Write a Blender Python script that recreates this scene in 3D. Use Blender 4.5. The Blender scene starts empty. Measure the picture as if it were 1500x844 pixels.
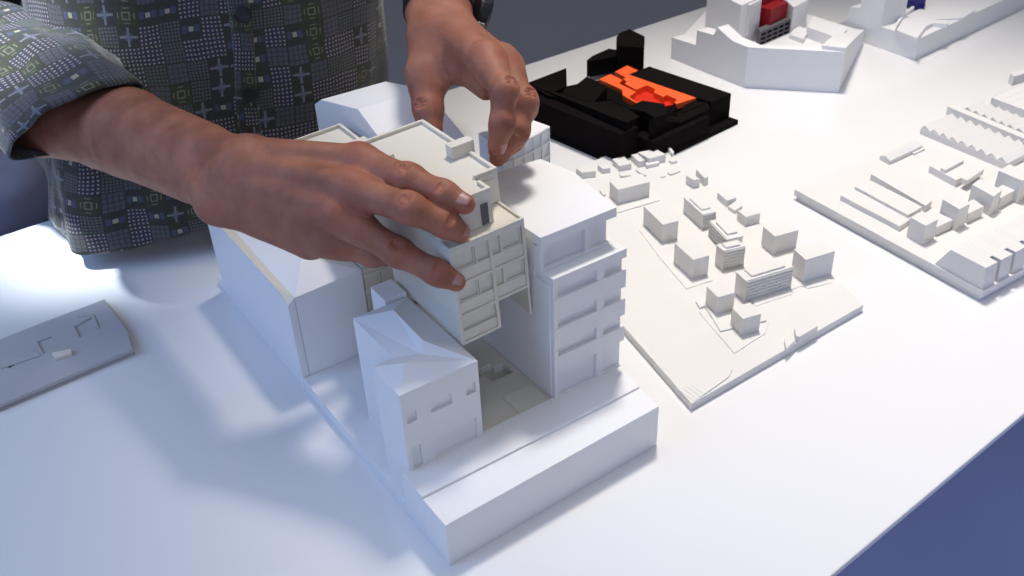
import bpy, math, random
import numpy as np
from mathutils import Matrix, Vector
random.seed(4); np.random.seed(4)
S = bpy.context.scene
COL = S.collection
# ------------------------------------------------------------------ camera
F_PX, PCX, PCY, CAM_H = 1391.0, 750.0, 422.0, 0.5      # calibrated on the photograph's vanishing points
_dn = np.array([100.0, -2078.0, -F_PX]); _dn /= np.linalg.norm(_dn)
_Z = -_dn
_Y = np.array([0, 0, -1.0]); _Y = _Y - _Z * _Y.dot(_Z); _Y /= np.linalg.norm(_Y)
_X = np.cross(_Y, _Z)
RC = np.array([_X, _Y, _Z]); CP = np.array([0, 0, CAM_H])
def ray(px, py):
    d = np.array([px - PCX, -(py - PCY), -F_PX]); return RC @ (d / np.linalg.norm(d))
def at(px, py, z=0.0):                # the point at height z seen at a photo pixel
    d = ray(px, py); return CP + d * (z - CAM_H) / d[2]
def cp(px, py, d):                    # the point at camera depth d seen at a photo pixel
    r = ray(px, py); return CP + r * d / (-(RC.T @ r)[2])
def proj(P):
    c = RC.T @ (np.array(P, float) - CP); return PCX + F_PX * c[0] / -c[2], PCY - F_PX * c[1] / -c[2]
def height(base, py):                 # height of a vertical line over base whose top shows at row py
    lo, hi = 0.0, 0.49
    for _ in range(50):
        m = (lo + hi) / 2
        if proj([base[0], base[1], m])[1] > py: lo = m
        else: hi = m
    return lo
cam = bpy.data.cameras.new('camera'); camo = bpy.data.objects.new('camera', cam); COL.objects.link(camo)
cam.sensor_width = 36.0; cam.lens = 36.0 * F_PX / 1500.0; cam.clip_start = 0.02; cam.clip_end = 60
m4 = Matrix.Identity(4)
for i in range(3):
    for j in range(3): m4[i][j] = RC[i][j]
m4.translation = Vector(CP); camo.matrix_world = m4; S.camera = camo
cam.dof.use_dof = True; cam.dof.focus_distance = 0.66; cam.dof.aperture_fstop = 20.0
# ------------------------------------------------------------------ world, lights, exposure
w = bpy.data.worlds.new('World'); S.world = w; w.use_nodes = True
bg = w.node_tree.nodes['Background']; bg.inputs[0].default_value = (0.76, 0.77, 0.82, 1); bg.inputs[1].default_value = 0.22
S.view_settings.view_transform = 'Standard'; S.view_settings.look = 'None'; S.view_settings.gamma = 1.0
S.view_settings.exposure = 0.0
def area(name, loc, target, size, power, color, spread=180, shape='DISK'):
    l = bpy.data.lights.new(name, 'AREA'); l.shape = shape; l.size = size; l.energy = power; l.color = color
    l.spread = math.radians(spread)
    o = bpy.data.objects.new(name, l); COL.objects.link(o); o.location = loc
    o.rotation_euler = (Vector(target) - Vector(loc)).to_track_quat('-Z', 'Y').to_euler()
    return o
def spot(name, loc, target, angle, blend, power, color, radius):
    l = bpy.data.lights.new(name, 'SPOT'); l.energy = power; l.color = color; l.spot_size = math.radians(angle)
    l.spot_blend = blend; l.shadow_soft_size = radius
    o = bpy.data.objects.new(name, l); COL.objects.link(o); o.location = loc
    o.rotation_euler = (Vector(target) - Vector(loc)).to_track_quat('-Z', 'Y').to_euler()
    return o
spot('ceiling_spot', (0.24, 1.36, 2.1), (0.45, 0.81, 0), 46, 1.0, 200, (1.0, 0.93, 0.86), 0.14)
spot('side_spot', (1.75, 1.35, 1.25), (0.16, 0.68, 0), 50, 1.0, 9, (1.0, 0.94, 0.88), 0.14)
area('overhead_fill', (0.05, 0.75, 2.3), (0.05, 0.6, 0), 1.4, 9, (0.86, 0.90, 1.0))  # added soft fill from overhead, lightens the left table and the tops
spot('sleeve_fill_spot', (-0.95, 0.55, 1.7), (-0.47, 0.87, 0.17), 10.5, 0.8, 330, (0.84, 0.92, 1.0), 0.05)  # added narrow fill aimed at the sleeve to brighten it
area('window_light', (-1.30, 0.20, 0.9), (-0.15, 0.6, 0.05), 1.1, 11, (0.28, 0.50, 1.0))
area('front_fill_light', (0.3, -1.6, 0.9), (0.1, 0.4, 0.0), 1.4, 12, (0.50, 0.62, 1.0))  # added bluish fill from the camera side for the front faces
spot('floor_fill_spot', (2.3, -1.3, 0.35), (1.15, 0.15, -0.75), 48, 0.8, 420, (0.26, 0.38, 1.0), 0.3)  # added blue fill that tints the floor at the lower right
# ------------------------------------------------------------------ materials
def lin(c): return tuple(((v / 255 / 12.92) if v / 255 <= 0.04045 else ((v / 255 + 0.055) / 1.055) ** 2.4) for v in c) + (1,)
class G:
    """tiny expression helper over math nodes"""
    def __init__(s, nt, sock): s.nt, s.s = nt, sock
    def _m(s, op, *a):
        n = s.nt.nodes.new('ShaderNodeMath'); n.operation = op
        for i, v in enumerate((s,) + a):
            if isinstance(v, G): s.nt.links.new(v.s, n.inputs[i])
            else: n.inputs[i].default_value = v
        return G(s.nt, n.outputs[0])
    def __add__(s, b): return s._m('ADD', b)
    def __sub__(s, b): return s._m('SUBTRACT', b)
    def __mul__(s, b): return s._m('MULTIPLY', b)
    def __truediv__(s, b): return s._m('DIVIDE', b)
    def lt(s, b): return s._m('LESS_THAN', b)
    def gt(s, b): return s._m('GREATER_THAN', b)
    def abs(s): return s._m('ABSOLUTE')
    def fl(s): return s._m('FLOOR')
    def fr(s): return s._m('FRACT')
    def mx(s, b): return s._m('MAXIMUM', b)
    def mn(s, b): return s._m('MINIMUM', b)
def new_mat(name):
    m = bpy.data.materials.new(name); m.use_nodes = True
    return m, m.node_tree, m.node_tree.nodes['Principled BSDF']
def plaster(name, col, rough=0.6, var=0.03, bump=0.15, scale=160, spec=0.35, lines=0.0, grain=900):
    m, nt, b = new_mat(name); N = nt.nodes; L = nt.links
    tc = N.new('ShaderNodeTexCoord'); no = N.new('ShaderNodeTexNoise'); no.inputs['Scale'].default_value = scale / 8
    no.inputs['Detail'].default_value = 6; L.new(tc.outputs['Object'], no.inputs['Vector'])
    mix = N.new('ShaderNodeMixRGB'); L.new(no.outputs['Fac'], mix.inputs[0])
    mix.inputs[1].default_value = tuple(c * (1 - var) for c in col[:3]) + (1,)
    mix.inputs[2].default_value = tuple(min(1, c * (1 + var)) for c in col[:3]) + (1,)
    L.new(mix.outputs[0], b.inputs['Base Color'])
    n2 = N.new('ShaderNodeTexNoise'); n2.inputs['Scale'].default_value = grain; n2.inputs['Detail'].default_value = 3
    L.new(tc.outputs['Object'], n2.inputs['Vector'])
    bp = N.new('ShaderNodeBump'); bp.inputs['Strength'].default_value = bump; bp.inputs['Distance'].default_value = 0.0004
    if lines:
        wv = N.new('ShaderNodeTexWave'); wv.bands_direction = 'Z'; wv.inputs['Scale'].default_value = 420
        wv.inputs['Distortion'].default_value = 0.3; L.new(tc.outputs['Object'], wv.inputs['Vector'])
        ad = N.new('ShaderNodeMath'); ad.operation = 'MULTIPLY_ADD'; L.new(wv.outputs['Fac'], ad.inputs[0])
        ad.inputs[1].default_value = lines; L.new(n2.outputs['Fac'], ad.inputs[2]); L.new(ad.outputs[0], bp.inputs['Height'])
    else: L.new(n2.outputs['Fac'], bp.inputs['Height'])
    L.new(bp.outputs[0], b.inputs['Normal'])
    rr = N.new('ShaderNodeMapRange'); rr.inputs[3].default_value = rough - 0.06; rr.inputs[4].default_value = rough + 0.08
    L.new(no.outputs['Fac'], rr.inputs[0]); L.new(rr.outputs[0], b.inputs['Roughness'])
    b.inputs['Specular IOR Level'].default_value = spec
    return m
WHITE = plaster('white_model_board', (0.80, 0.795, 0.79), 0.55, 0.02, 0.12, lines=0.25)
CREAM = plaster('cream_printed_plastic', (0.70, 0.66, 0.56), 0.55, 0.03, 0.2, lines=0.35)
CITYW = plaster('pale_printed_plastic', (0.70, 0.685, 0.66), 0.6, 0.03, 0.3)
GREYP = plaster('dark_grey_plastic', (0.12, 0.115, 0.13), 0.6)
BLACK = plaster('black_board', (0.006, 0.0045, 0.0045), 0.92, 0.35, 0.5, spec=0.06)
ORANGE = plaster('orange_board', (0.93, 0.115, 0.02), 0.5, 0.04)
DKORANGE = plaster('deep_orange_board', (0.62, 0.02, 0.004), 0.5, 0.04)
RED = plaster('dark_red_board', (0.27, 0.006, 0.012), 0.5, 0.08)
NAVY = plaster('navy_board', (0.012, 0.012, 0.16), 0.5)
SLATE = plaster('grey_board', (0.44, 0.445, 0.45), 0.5, 0.08)
def table_material():
    m, nt, b = new_mat('glossy_white_laminate'); N = nt.nodes; L = nt.links
    tc = N.new('ShaderNodeTexCoord')
    no = N.new('ShaderNodeTexNoise'); no.inputs['Scale'].default_value = 5; no.inputs['Detail'].default_value = 7
    L.new(tc.outputs['Object'], no.inputs['Vector'])
    mix = N.new('ShaderNodeMixRGB'); L.new(no.outputs['Fac'], mix.inputs[0])
    mix.inputs[1].default_value = (0.755, 0.75, 0.745, 1); mix.inputs[2].default_value = (0.795, 0.79, 0.785, 1)
    vo = N.new('ShaderNodeTexVoronoi'); vo.inputs['Scale'].default_value = 16; L.new(tc.outputs['Object'], vo.inputs['Vector'])
    lt = N.new('ShaderNodeMath'); lt.operation = 'LESS_THAN'; lt.inputs[1].default_value = 0.018; L.new(vo.outputs['Distance'], lt.inputs[0])
    wn = N.new('ShaderNodeSeparateColor'); L.new(vo.outputs['Color'], wn.inputs[0])
    g2 = N.new('ShaderNodeMath'); g2.operation = 'GREATER_THAN'; g2.inputs[1].default_value = 0.8; L.new(wn.outputs[0], g2.inputs[0])
    mu = N.new('ShaderNodeMath'); mu.operation = 'MULTIPLY'; L.new(lt.outputs[0], mu.inputs[0]); L.new(g2.outputs[0], mu.inputs[1])
    m2 = N.new('ShaderNodeMath'); m2.operation = 'MULTIPLY'; m2.inputs[1].default_value = 0.45; L.new(mu.outputs[0], m2.inputs[0])
    mx = N.new('ShaderNodeMixRGB'); L.new(m2.outputs[0], mx.inputs[0]); L.new(mix.outputs[0], mx.inputs[1]); mx.inputs[2].default_value = (0.3, 0.28, 0.25, 1)
    L.new(mx.outputs[0], b.inputs['Base Color'])
    n2 = N.new('ShaderNodeTexNoise'); n2.inputs['Scale'].default_value = 14; n2.inputs['Detail'].default_value = 8
    L.new(tc.outputs['Object'], n2.inputs['Vector'])
    rr = N.new('ShaderNodeMapRange'); rr.inputs[1].default_value = 0.3; rr.inputs[2].default_value = 0.75
    rr.inputs[3].default_value = 0.10; rr.inputs[4].default_value = 0.2; L.new(n2.outputs['Fac'], rr.inputs[0])
    L.new(rr.outputs[0], b.inputs['Roughness']); b.inputs['Specular IOR Level'].default_value = 0.5
    return m
TABLE = table_material()
FLOOR = plaster('grey_vinyl_floor', (0.30, 0.31, 0.38), 0.45, 0.10, 0.2, scale=30, grain=200)
# ------------------------------------------------------------------ object helpers
def props(o, label=None, cat=None, group=None, kind=None):
    if label: o['label'] = label
    if cat: o['category'] = cat
    if group: o['group'] = group
    if kind: o['kind'] = kind
    return o
def root(name, loc, label, cat, group=None):
    o = bpy.data.objects.new(name, None); COL.objects.link(o); o.location = [float(v) for v in loc]; o.empty_display_size = 0.02
    return props(o, label, cat, group)
def abs_loc(o):
    v = Vector((0, 0, 0))
    while o is not None: v += o.location; o = o.parent
    return v
class Fr:
    """local frame: origin + three axes"""
    def __init__(s, o, M): s.o = np.array(o, float); s.M = np.array(M, float)
    def W(s, x, y, z): return s.o + s.M @ np.array([x, y, z], float)
class MB:
    def __init__(s): s.v = []; s.f = []
    def poly(s, pts):
        i = len(s.v); s.v += [tuple(map(float, p)) for p in pts]; s.f.append(tuple(range(i, i + len(pts))))
    def solid(s, bot, top, skip=(), cap=True, floor=True):
        n = len(bot); i = len(s.v); s.v += [tuple(map(float, p)) for p in bot] + [tuple(map(float, p)) for p in top]
        for k in range(n):
            if k in skip: continue
            j = (k + 1) % n; s.f.append((i + k, i + j, i + n + j, i + n + k))
        if floor: s.f.append(tuple(i + k for k in reversed(range(n))))
        if cap: s.f.append(tuple(i + n + k for k in range(n)))
        return s
    def box(s, fr, x0, x1, y0, y1, z0, z1, **k):
        q = [(x0, y0), (x1, y0), (x1, y1), (x0, y1)]
        return s.solid([fr.W(a, b, z0) for a, b in q], [fr.W(a, b, z1) for a, b in q], **k)
    def prism(s, fr, pts, z0, z1, **k):
        return s.solid([fr.W(p[0], p[1], z0) for p in pts], [fr.W(p[0], p[1], z1) for p in pts], **k)
    def profile(s, fr, pts, x0, x1):        # (y,z) profile pushed along x
        return s.solid([fr.W(x0, a, b) for a, b in pts], [fr.W(x1, a, b) for a, b in pts])
    def facade(s, fr, y, x0, x1, z0, z1, holes):
        xs = sorted({x0, x1} | {h[0] for h in holes} | {h[1] for h in holes}); zs = sorted({z0, z1} | {h[2] for h in holes} | {h[3] for h in holes})
        for a, b in zip(xs, xs[1:]):
            for c, d in zip(zs, zs[1:]):
                mx_, mz = (a + b) / 2, (c + d) / 2
                if any(h[0] < mx_ < h[1] and h[2] < mz < h[3] for h in holes): continue
                s.poly([fr.W(a, y, c), fr.W(b, y, c), fr.W(b, y, d), fr.W(a, y, d)])
        return s
    def recess(s, fr, y, h, d):
        a, b, c, e = h; f = fr.W
        s.poly([f(a, y + d, c), f(b, y + d, c), f(b, y + d, e), f(a, y + d, e)])
        s.poly([f(a, y, c), f(b, y, c), f(b, y + d, c), f(a, y + d, c)]); s.poly([f(a, y + d, e), f(b, y + d, e), f(b, y, e), f(a, y, e)])
        s.poly([f(a, y, c), f(a, y + d, c), f(a, y + d, e), f(a, y, e)]); s.poly([f(b, y + d, c), f(b, y, c), f(b, y, e), f(b, y + d, e)])
        return s
    def build(s, name, mat, parent=None, bevel=0.00035, label=None, recalc=True):
        me = bpy.data.meshes.new(name); off = abs_loc(parent) if parent else Vector((0, 0, 0))
        me.from_pydata([(a - off.x, b - off.y, c - off.z) for a, b, c in s.v], [], s.f)
        if recalc:
            import bmesh
            bm = bmesh.new(); bm.from_mesh(me); bmesh.ops.remove_doubles(bm, verts=bm.verts, dist=1e-6)
            bmesh.ops.recalc_face_normals(bm, faces=bm.faces); bm.to_mesh(me); bm.free()
        me.materials.append(mat); o = bpy.data.objects.new(name, me); COL.objects.link(o)
        if parent: o.parent = parent
        if bevel:
            b = o.modifiers.new('edge', 'BEVEL'); b.width = bevel; b.segments = 2; b.limit_method = 'ANGLE'; b.angle_limit = math.radians(35)
            b.use_clamp_overlap = True
        if label: o['label'] = label
        return o
def pxblock(mb, L_, F_, R_, foot, z0=0.0, extra_down=0.0):
    """box whose top shows left, front and right corners at these photo pixels, front foot pixel given"""
    b = at(foot[0], foot[1], z0); h = height(b, F_[1])
    A, Bc, Cc = at(L_[0], L_[1], h), at(F_[0], F_[1], h), at(R_[0], R_[1], h)
    D = A + Cc - Bc; t = [A, Bc, Cc, D]
    mb.solid([np.array([p[0], p[1], z0 - extra_down]) for p in t], t)
    return h, t
def pxslab(mb, pts, z0, z1):
    t = [at(x, y, z1) for x, y in pts]
    mb.solid([np.array([p[0], p[1], z0]) for p in t], t)
    return t
# ------------------------------------------------------------------ setting
mb = MB(); mb.solid([(-4, -3, -0.76), (6, -3, -0.76), (6, 7, -0.76), (-4, 7, -0.76)], [(-4, -3, -0.75), (6, -3, -0.75), (6, 7, -0.75), (-4, 7, -0.75)])
props(mb.build('floor', FLOOR, bevel=0), kind='structure')
tr = root('exhibition_table', (0.2, 0.9, -0.75), 'long glossy white table that carries all the architectural models', 'table')
ed = np.array([0.8025, 0.5967, 0]); en = np.array([-0.5967, 0.8025, 0])
P0 = at(1217, 844); P1 = at(760, 98.5)
near = lambda t: P0 + ed * t; far = lambda t: P1 + ed * t
tp = [near(-1.3), near(2.6), far(2.6), far(-1.3)]
mb = MB(); mb.solid([p - np.array([0, 0, 0.006]) for p in tp], tp); mb.build('tabletop', TABLE, tr, bevel=0.0012)
for t, s in ((-1.1, 0), (2.3, 0), (-1.1, 1), (2.3, 1)):
    q = (near(t) + en * 0.12) if s == 0 else (far(t) - en * 0.12)
    mb = MB(); fr = Fr(q, np.array([ed, en, [0, 0, 1]]).T); mb.box(fr, -0.025, 0.025, -0.025, 0.025, -0.75, -0.022); mb.build('leg', TABLE, tr, bevel=0.002)
# ------------------------------------------------------------------ the main site model
C0 = at(659, 829); Yl = at(321, 416) - C0; Yl /= np.linalg.norm(Yl); Xl = np.array([Yl[1], -Yl[0], 0])
SF = Fr(C0, np.array([Xl, Yl, [0, 0, 1]]).T)
sm = root('site_model', SF.W(0.1, 0.2, 0), 'large white site model with gap between corner house and slab tower under the hands', 'site model')
mb = MB()
mb.prism(SF, [(0, 0), (0.1854, 0.0036), (0.1875, 0.0275), (0, 0.0288)], 0, 0.0384)
mb.build('front_terrace', WHITE, sm)
mb = MB()
mb.prism(SF, [(0, 0.0289), (0.1875, 0.0276), (0.1925, 0.0577), (0, 0.0577)], 0, 0.0402); mb.build('street_strip', WHITE, sm)
mb = MB()
mb.prism(SF, [(0, 0.0579), (0.066, 0.0579), (0.066, 0.2284), (0, 0.2284)], 0, 0.0115)
mb.prism(SF, [(0, 0.4145), (0.12, 0.4145), (0.12, 0.4288), (0, 0.4288)], 0, 0.0095)
mb.prism(SF, [(0.0662, 0.2284), (0.245, 0.2284), (0.25, 0.4288), (0.1202, 0.4288), (0.1202, 0.4143), (0.0662, 0.4143)], 0, 0.0115)
mb.build('ground_plate', WHITE, sm)
mb = MB()   # courtyard between house and tower, with sunken pits
X0, X1 = 0.0662, 0.1279
xs = [X0, 0.0985, 0.1035, 0.116, 0.1245, X1]; 
pits = [((0.1035, 0.1235, 0.1010, 0.1155), 0.007), ((0.1035, 0.1155, 0.1155, 0.1205), 0.007), ((0.085, 0.1015, 0.112, 0.128), 0.006)]
cx = sorted({X0, X1, 0.1035, 0.1235, 0.1155, 0.085, 0.1015}); cy = sorted({0.0579, 0.2282, 0.1010, 0.1155, 0.1205, 0.112, 0.128})
def inpit(x, y):
    for (a, b, c, d), dp in pits:
        if a < x < b and c < y < d: return dp
    return 0
for a, b in zip(cx, cx[1:]):
    for c, d in zip(cy, cy[1:]):
        dp = inpit((a + b) / 2, (c + d) / 2); z = 0.0388 - dp
        mb.box(SF, a, b, c, d, 0.0, z)
o = mb.build('courtyard', CREAM, sm, bevel=0)
mb = MB(); mb.box(SF, 0.0990, 0.1255, 0.0582, 0.0815, 0.0390, 0.0396); mb.box(SF, 0.1262, 0.1278, 0.0579, 0.2, 0.0388, 0.0394); mb.build('paving_slab', CREAM, sm, bevel=0.0002)
# low cream block in the courtyard behind
m_ = MB(); m_.box(SF, 0.0668, 0.1276, 0.2320, 0.2980, 0.0116, 0.1020); cbk = m_.build('courtyard_block', CREAM, sm, label='low cream block with panelled front at the back of the courtyard')
for k in range(3):
    m_ = MB(); z0 = 0.042 + 0.020 * k
    m_.box(SF, 0.0670, 0.1274, 0.2303, 0.2319, z0, z0 + 0.0022); m_.box(SF, 0.0670, 0.1274, 0.2310, 0.2319, z0 + 0.0023, z0 + 0.0075); m_.build('floor_band', CREAM, cbk, bevel=0)
    for j in range(4):
        x0 = 0.0675 + 0.0152 * j; m_ = MB()
        for q in ((x0, x0 + 0.0012, z0 + 0.0076, z0 + 0.0198), (x0 + 0.0130, x0 + 0.0142, z0 + 0.0076, z0 + 0.0198), (x0 + 0.0012, x0 + 0.0130, z0 + 0.0186, z0 + 0.0198)): m_.box(SF, q[0], q[1], 0.2306, 0.2319, q[2], q[3])
        m_.build('window_frame', CREAM, cbk, bevel=0)
# corner house
F = 0.0545
hb = MB()
foot = [(0.005, F), (0.065, F), (0.065, 0.1506), (0.0205, 0.1506), (0.0207, 0.092), (0.0055, 0.092)]
hb.prism(SF, foot, 0.0112, 0.107, skip=(0,), cap=False, floor=False)
holes = [(0.0082, 0.0157, 0.0811, 0.0908), (0.0266, 0.0430, 0.0811, 0.0903), (0.0546, 0.0621, 0.0812, 0.0907), (0.0086, 0.0157, 0.0404, 0.0596), (0.0267, 0.0606, 0.0404, 0.0594)]
hb.facade(SF, F, 0.005, 0.065, 0.0403, 0.107, holes)
hs = hb.build('corner_house', WHITE, sm, bevel=0.0002, label='small corner house with hipped roof and three upper windows')
for i, h in enumerate(holes):
    m_ = MB(); m_.recess(SF, F, h, 0.0026); m_.build('window' if i < 3 else 'doorway', WHITE, hs, bevel=0)
m_ = MB(); Wp = SF.W
E1, E2, E3, BL, WC, WB = (0.005, F, 0.107), (0.065, F, 0.107), (0.065, 0.1506, 0.107), (0.0205, 0.1506, 0.107), (0.0207, 0.092, 0.107), (0.0055, 0.092, 0.107)
Pk, Q, B_, A_ = (0.0210, 0.0733, 0.1145), (0.0355, 0.0785, 0.1120), (0.0404, 0.0824, 0.1185), (0.0418, 0.1267, 0.1185)
for tri in [(BL, WC, Q, A_), (Q, B_, A_), (WB, Pk, Q, WC), (E1, Pk, WB), (E1, E2, Pk), (E2, Q, Pk), (E2, B_, Q), (E2, E3, A_, B_), (E3, BL, A_)]:
    m_.poly([Wp(*p) for p in tri])
m_.build('roof', WHITE, hs, bevel=0)
m_ = MB(); m_.box(SF, 0.0475, 0.0655, 0.1515, 0.1745, 0.0112, 0.1105); m_.build('rear_annex', WHITE, sm)
# slab tower
tw = MB(); tw.prism(SF, [(0.1282, 0.0585), (0.1930, 0.0585), (0.2, 0.1275), (0.1955, 0.163), (0.1282, 0.166)], 0.012, 0.1384); tw.prism(SF, [(0.1282, 0.0752), (0.1925, 0.0752), (0.2, 0.1275), (0.1955, 0.160), (0.1282, 0.156)], 0.1385, 0.1655)
tower = tw.build('slab_tower', WHITE, sm, label='tall white slab tower with window bands and set back top storey')
for z0, z1, nm in ((0.0645, 0.0777, 'floor_band'), (0.0882, 0.1028, 'floor_band'), (0.1130, 0.1284, 'floor_band'), (0.1385, 0.1458, 'parapet')):
    m_ = MB(); m_.box(SF, 0.1290, 0.1945, F, 0.0584, z0, z1); m_.build(nm, WHITE, tower)
m_ = MB(); m_.box(SF, 0.1290, 0.1945, 0.0585, 0.0750, 0.1386, 0.1457); m_.build('terrace_ledge', WHITE, tower)
for x0, x1, z in ((0.1290, 0.1328, 0.0402), (0.1678, 0.1742, 0.0402)):
    for a, b in ((z, 0.0645), (0.0777, 0.0882), (0.1028, 0.1130), (0.1284, 0.1385)):
        m_ = MB(); m_.box(SF, x0, x1, F + 0.0003, 0.0583, a, b); m_.build('pillar', WHITE, tower, bevel=0.0002)
m_ = MB(); m_.box(SF, 0.1290, 0.1925, F + 0.0008, 0.0583, 0.0402, 0.0414); m_.build('plinth', WHITE, tower, bevel=0.0002)
for x0, x1, z0, z1 in ((0.1328, 0.1678, 0.0414, 0.0645), (0.1742, 0.1929, 0.0414, 0.0645), (0.1328, 0.1678, 0.0777, 0.0882), (0.1742, 0.1929, 0.0777, 0.0882), (0.1328, 0.1678, 0.1028, 0.1130), (0.1742, 0.1929, 0.1028, 0.1130), (0.1328, 0.1678, 0.1284, 0.1385), (0.1742, 0.1929, 0.1284, 0.1385)):
    m_ = MB(); m_.box(SF, x0 + 0.0001, x1 - 0.0001, 0.0578, 0.0584, z0 + 0.0001, z1 - 0.0001); m_.build('window', WHITE, tower, bevel=0)
# top storey
m_ = MB(); m_.box(SF, 0.1275, 0.1878, 0.0702, 0.0750, 0.1457, 0.1650); m_.build('penthouse_wall', WHITE, tower)
for x0, x1 in ((0.1275, 0.1304), (0.1660, 0.1716)):
    m_ = MB(); m_.box(SF, x0, x1, 0.0662, 0.0701, 0.1457, 0.1665); m_.build('pillar', WHITE, tower, bevel=0.0002)
m_ = MB(); m_.box(SF, 0.1305, 0.1878, 0.0666, 0.0701, 0.1458, 0.1482); m_.build('step', WHITE, tower, bevel=0.0002)
m_ = MB(); m_.prism(SF, [(0.1272, 0.0655), (0.1940, 0.0660), (0.2040, 0.1265), (0.1980, 0.1620), (0.1630, 0.1645), (0.1275, 0.158)], 0.1666, 0.1742); m_.build('roof', WHITE, tower)
# pitched block at the back left
bb = MB()
pr = [(0.2286, 0.0835), (0.238, 0.0875), (0.2493, 0.0898), (0.4145, 0.0898)]
def side(x, dz=0): return [SF.W(x, y, z + dz) for y, z in pr]
L0 = side(0.0)
bb.poly([SF.W(0, 0.2286, 0)] + L0 + [SF.W(0, 0.4145, 0)])
bb.poly([SF.W(0, 0.2286, 0), SF.W(0.0065, 0.2292, 0), SF.W(0.0065, 0.2292, 0.0888), SF.W(0, 0.2286, 0.0835)])
bb.poly([SF.W(0.0065, 0.2286, 0), SF.W(0.0652, 0.2286, 0), SF.W(0.0652, 0.2286, 0.0915), SF.W(0.0065, 0.2286, 0.0888)])
bb.poly([SF.W(0.0652, 0.2286, 0), SF.W(0.0652, 0.4145, 0), SF.W(0.0652, 0.4145, 0.0915), SF.W(0.0652, 0.2286, 0.0915)])
bb.poly([SF.W(0.0652, 0.4145, 0), SF.W(0, 0.4145, 0), SF.W(0, 0.4145, 0.0898), SF.W(0.0652, 0.4145, 0.0915)])
blk = bb.build('pitched_block', WHITE, sm, bevel=0, label='large block with pitched roof at the back left of the site')
rb = MB(); ap = (0.030, 0.262, 0.1010); ap2 = (0.030, 0.385, 0.1010)
V_ = lambda *p: SF.W(*p)
rb.poly([V_(0.0065, 0.2286, 0.0888), V_(0.0652, 0.2286, 0.0915), V_(*ap)]); rb.poly([V_(0.0652, 0.2286, 0.0915), V_(0.0652, 0.4145, 0.0915), V_(*ap2), V_(*ap)])
rb.poly([V_(0.0652, 0.4145, 0.0915), V_(0.009, 0.4145, 0.0885), V_(*ap2)]); rb.poly([V_(0.009, 0.4145, 0.0885), V_(0.0065, 0.2286, 0.0888), V_(*ap), V_(*ap2)])
rb.build('roof', WHITE, blk, bevel=0)
gb = MB(); gb.poly([V_(0, 0.2286, 0.0835), V_(0.0065, 0.2286, 0.0888), V_(0, 0.2493, 0.0898)]); gb.poly([V_(0, 0.2493, 0.0898), V_(0.0065, 0.2286, 0.0888), V_(0.009, 0.4145, 0.0885), V_(0, 0.4145, 0.0898)])
gb.build('eaves_strip', CREAM, blk, bevel=0)
# slanted roof building and curved window front at the back
m_ = MB(); m_.profile(SF, [(0.41, 0.0116), (0.41, 0.1600), (0.3926, 0.1702), (0.3149, 0.1864), (0.2797, 0.1722), (0.2450, 0.1590), (0.2450, 0.0116)], 0.12, 0.187)
m_.build('slanted_block', WHITE, sm, label='tall block with a long slanting roof behind the hands')
cb = MB(); cf0 = 0.2010
def arc(x): t = (x - 0.188) / 0.047; return cf0 - 0.0 * t
n = 16; base = []; 
top_pts = [(0.188 + 0.047 * i / n) for i in range(n + 1)]
bow = lambda x: 0.0045 * math.sin(math.pi * (x - 0.188) / 0.047)
zt = lambda x: 0.1715 + 0.006 * math.sin(math.pi * 0.5 * (x - 0.188) / 0.047)
cb.solid([SF.W(x, cf0 - bow(x), 0.012) for x in top_pts] + [SF.W(0.235, 0.235, 0.012), SF.W(0.188, 0.235, 0.012)],
         [SF.W(x, cf0 - bow(x), zt(x)) for x in top_pts] + [SF.W(0.235, 0.235, 0.1735), SF.W(0.188, 0.235, 0.1725)])
cvb = cb.build('bow_fronted_block', WHITE, sm, bevel=0.0002, label='block with a bowed window grid at the back right')
def bar_curve(x0, x1, za, zb, d):
    m = MB(); q = [x0 + (x1 - x0) * i / 12 for i in range(13)]
    m.solid([SF.W(x, cf0 - bow(x) - d, za(x)) for x in q] + [SF.W(x, cf0 - bow(x) - 0.0002, za(x)) for x in reversed(q)],
            [SF.W(x, cf0 - bow(x) - d, zb(x)) for x in q] + [SF.W(x, cf0 - bow(x) - 0.0002, zb(x)) for x in reversed(q)])
    return m
for k in range(5):
    o_ = k * 0.0125
    bar_curve(0.188, 0.235, lambda x: zt(x) - 0.0016 - o_, lambda x: zt(x) - 0.0002 - o_, 0.0016).build('window_rail', WHITE, cvb, bevel=0)
for k in range(6):
    x = 0.188 + 0.047 * k / 5; m = MB(); a, b = max(0.188, x - 0.0006), min(0.235, x + 0.0006)
    m.solid([SF.W(a, cf0 - bow(a) - 0.0014, 0.03), SF.W(b, cf0 - bow(b) - 0.0014, 0.03), SF.W(b, cf0 + 0.001, 0.03), SF.W(a, cf0 + 0.001, 0.03)],
            [SF.W(a, cf0 - bow(a) - 0.0014, zt(a) - 0.0003), SF.W(b, cf0 - bow(b) - 0.0014, zt(b) - 0.0003), SF.W(b, cf0 + 0.001, zt(b) - 0.0003), SF.W(a, cf0 + 0.001, zt(a) - 0.0003)])
    m.build('window_post', WHITE, cvb, bevel=0)
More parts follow.
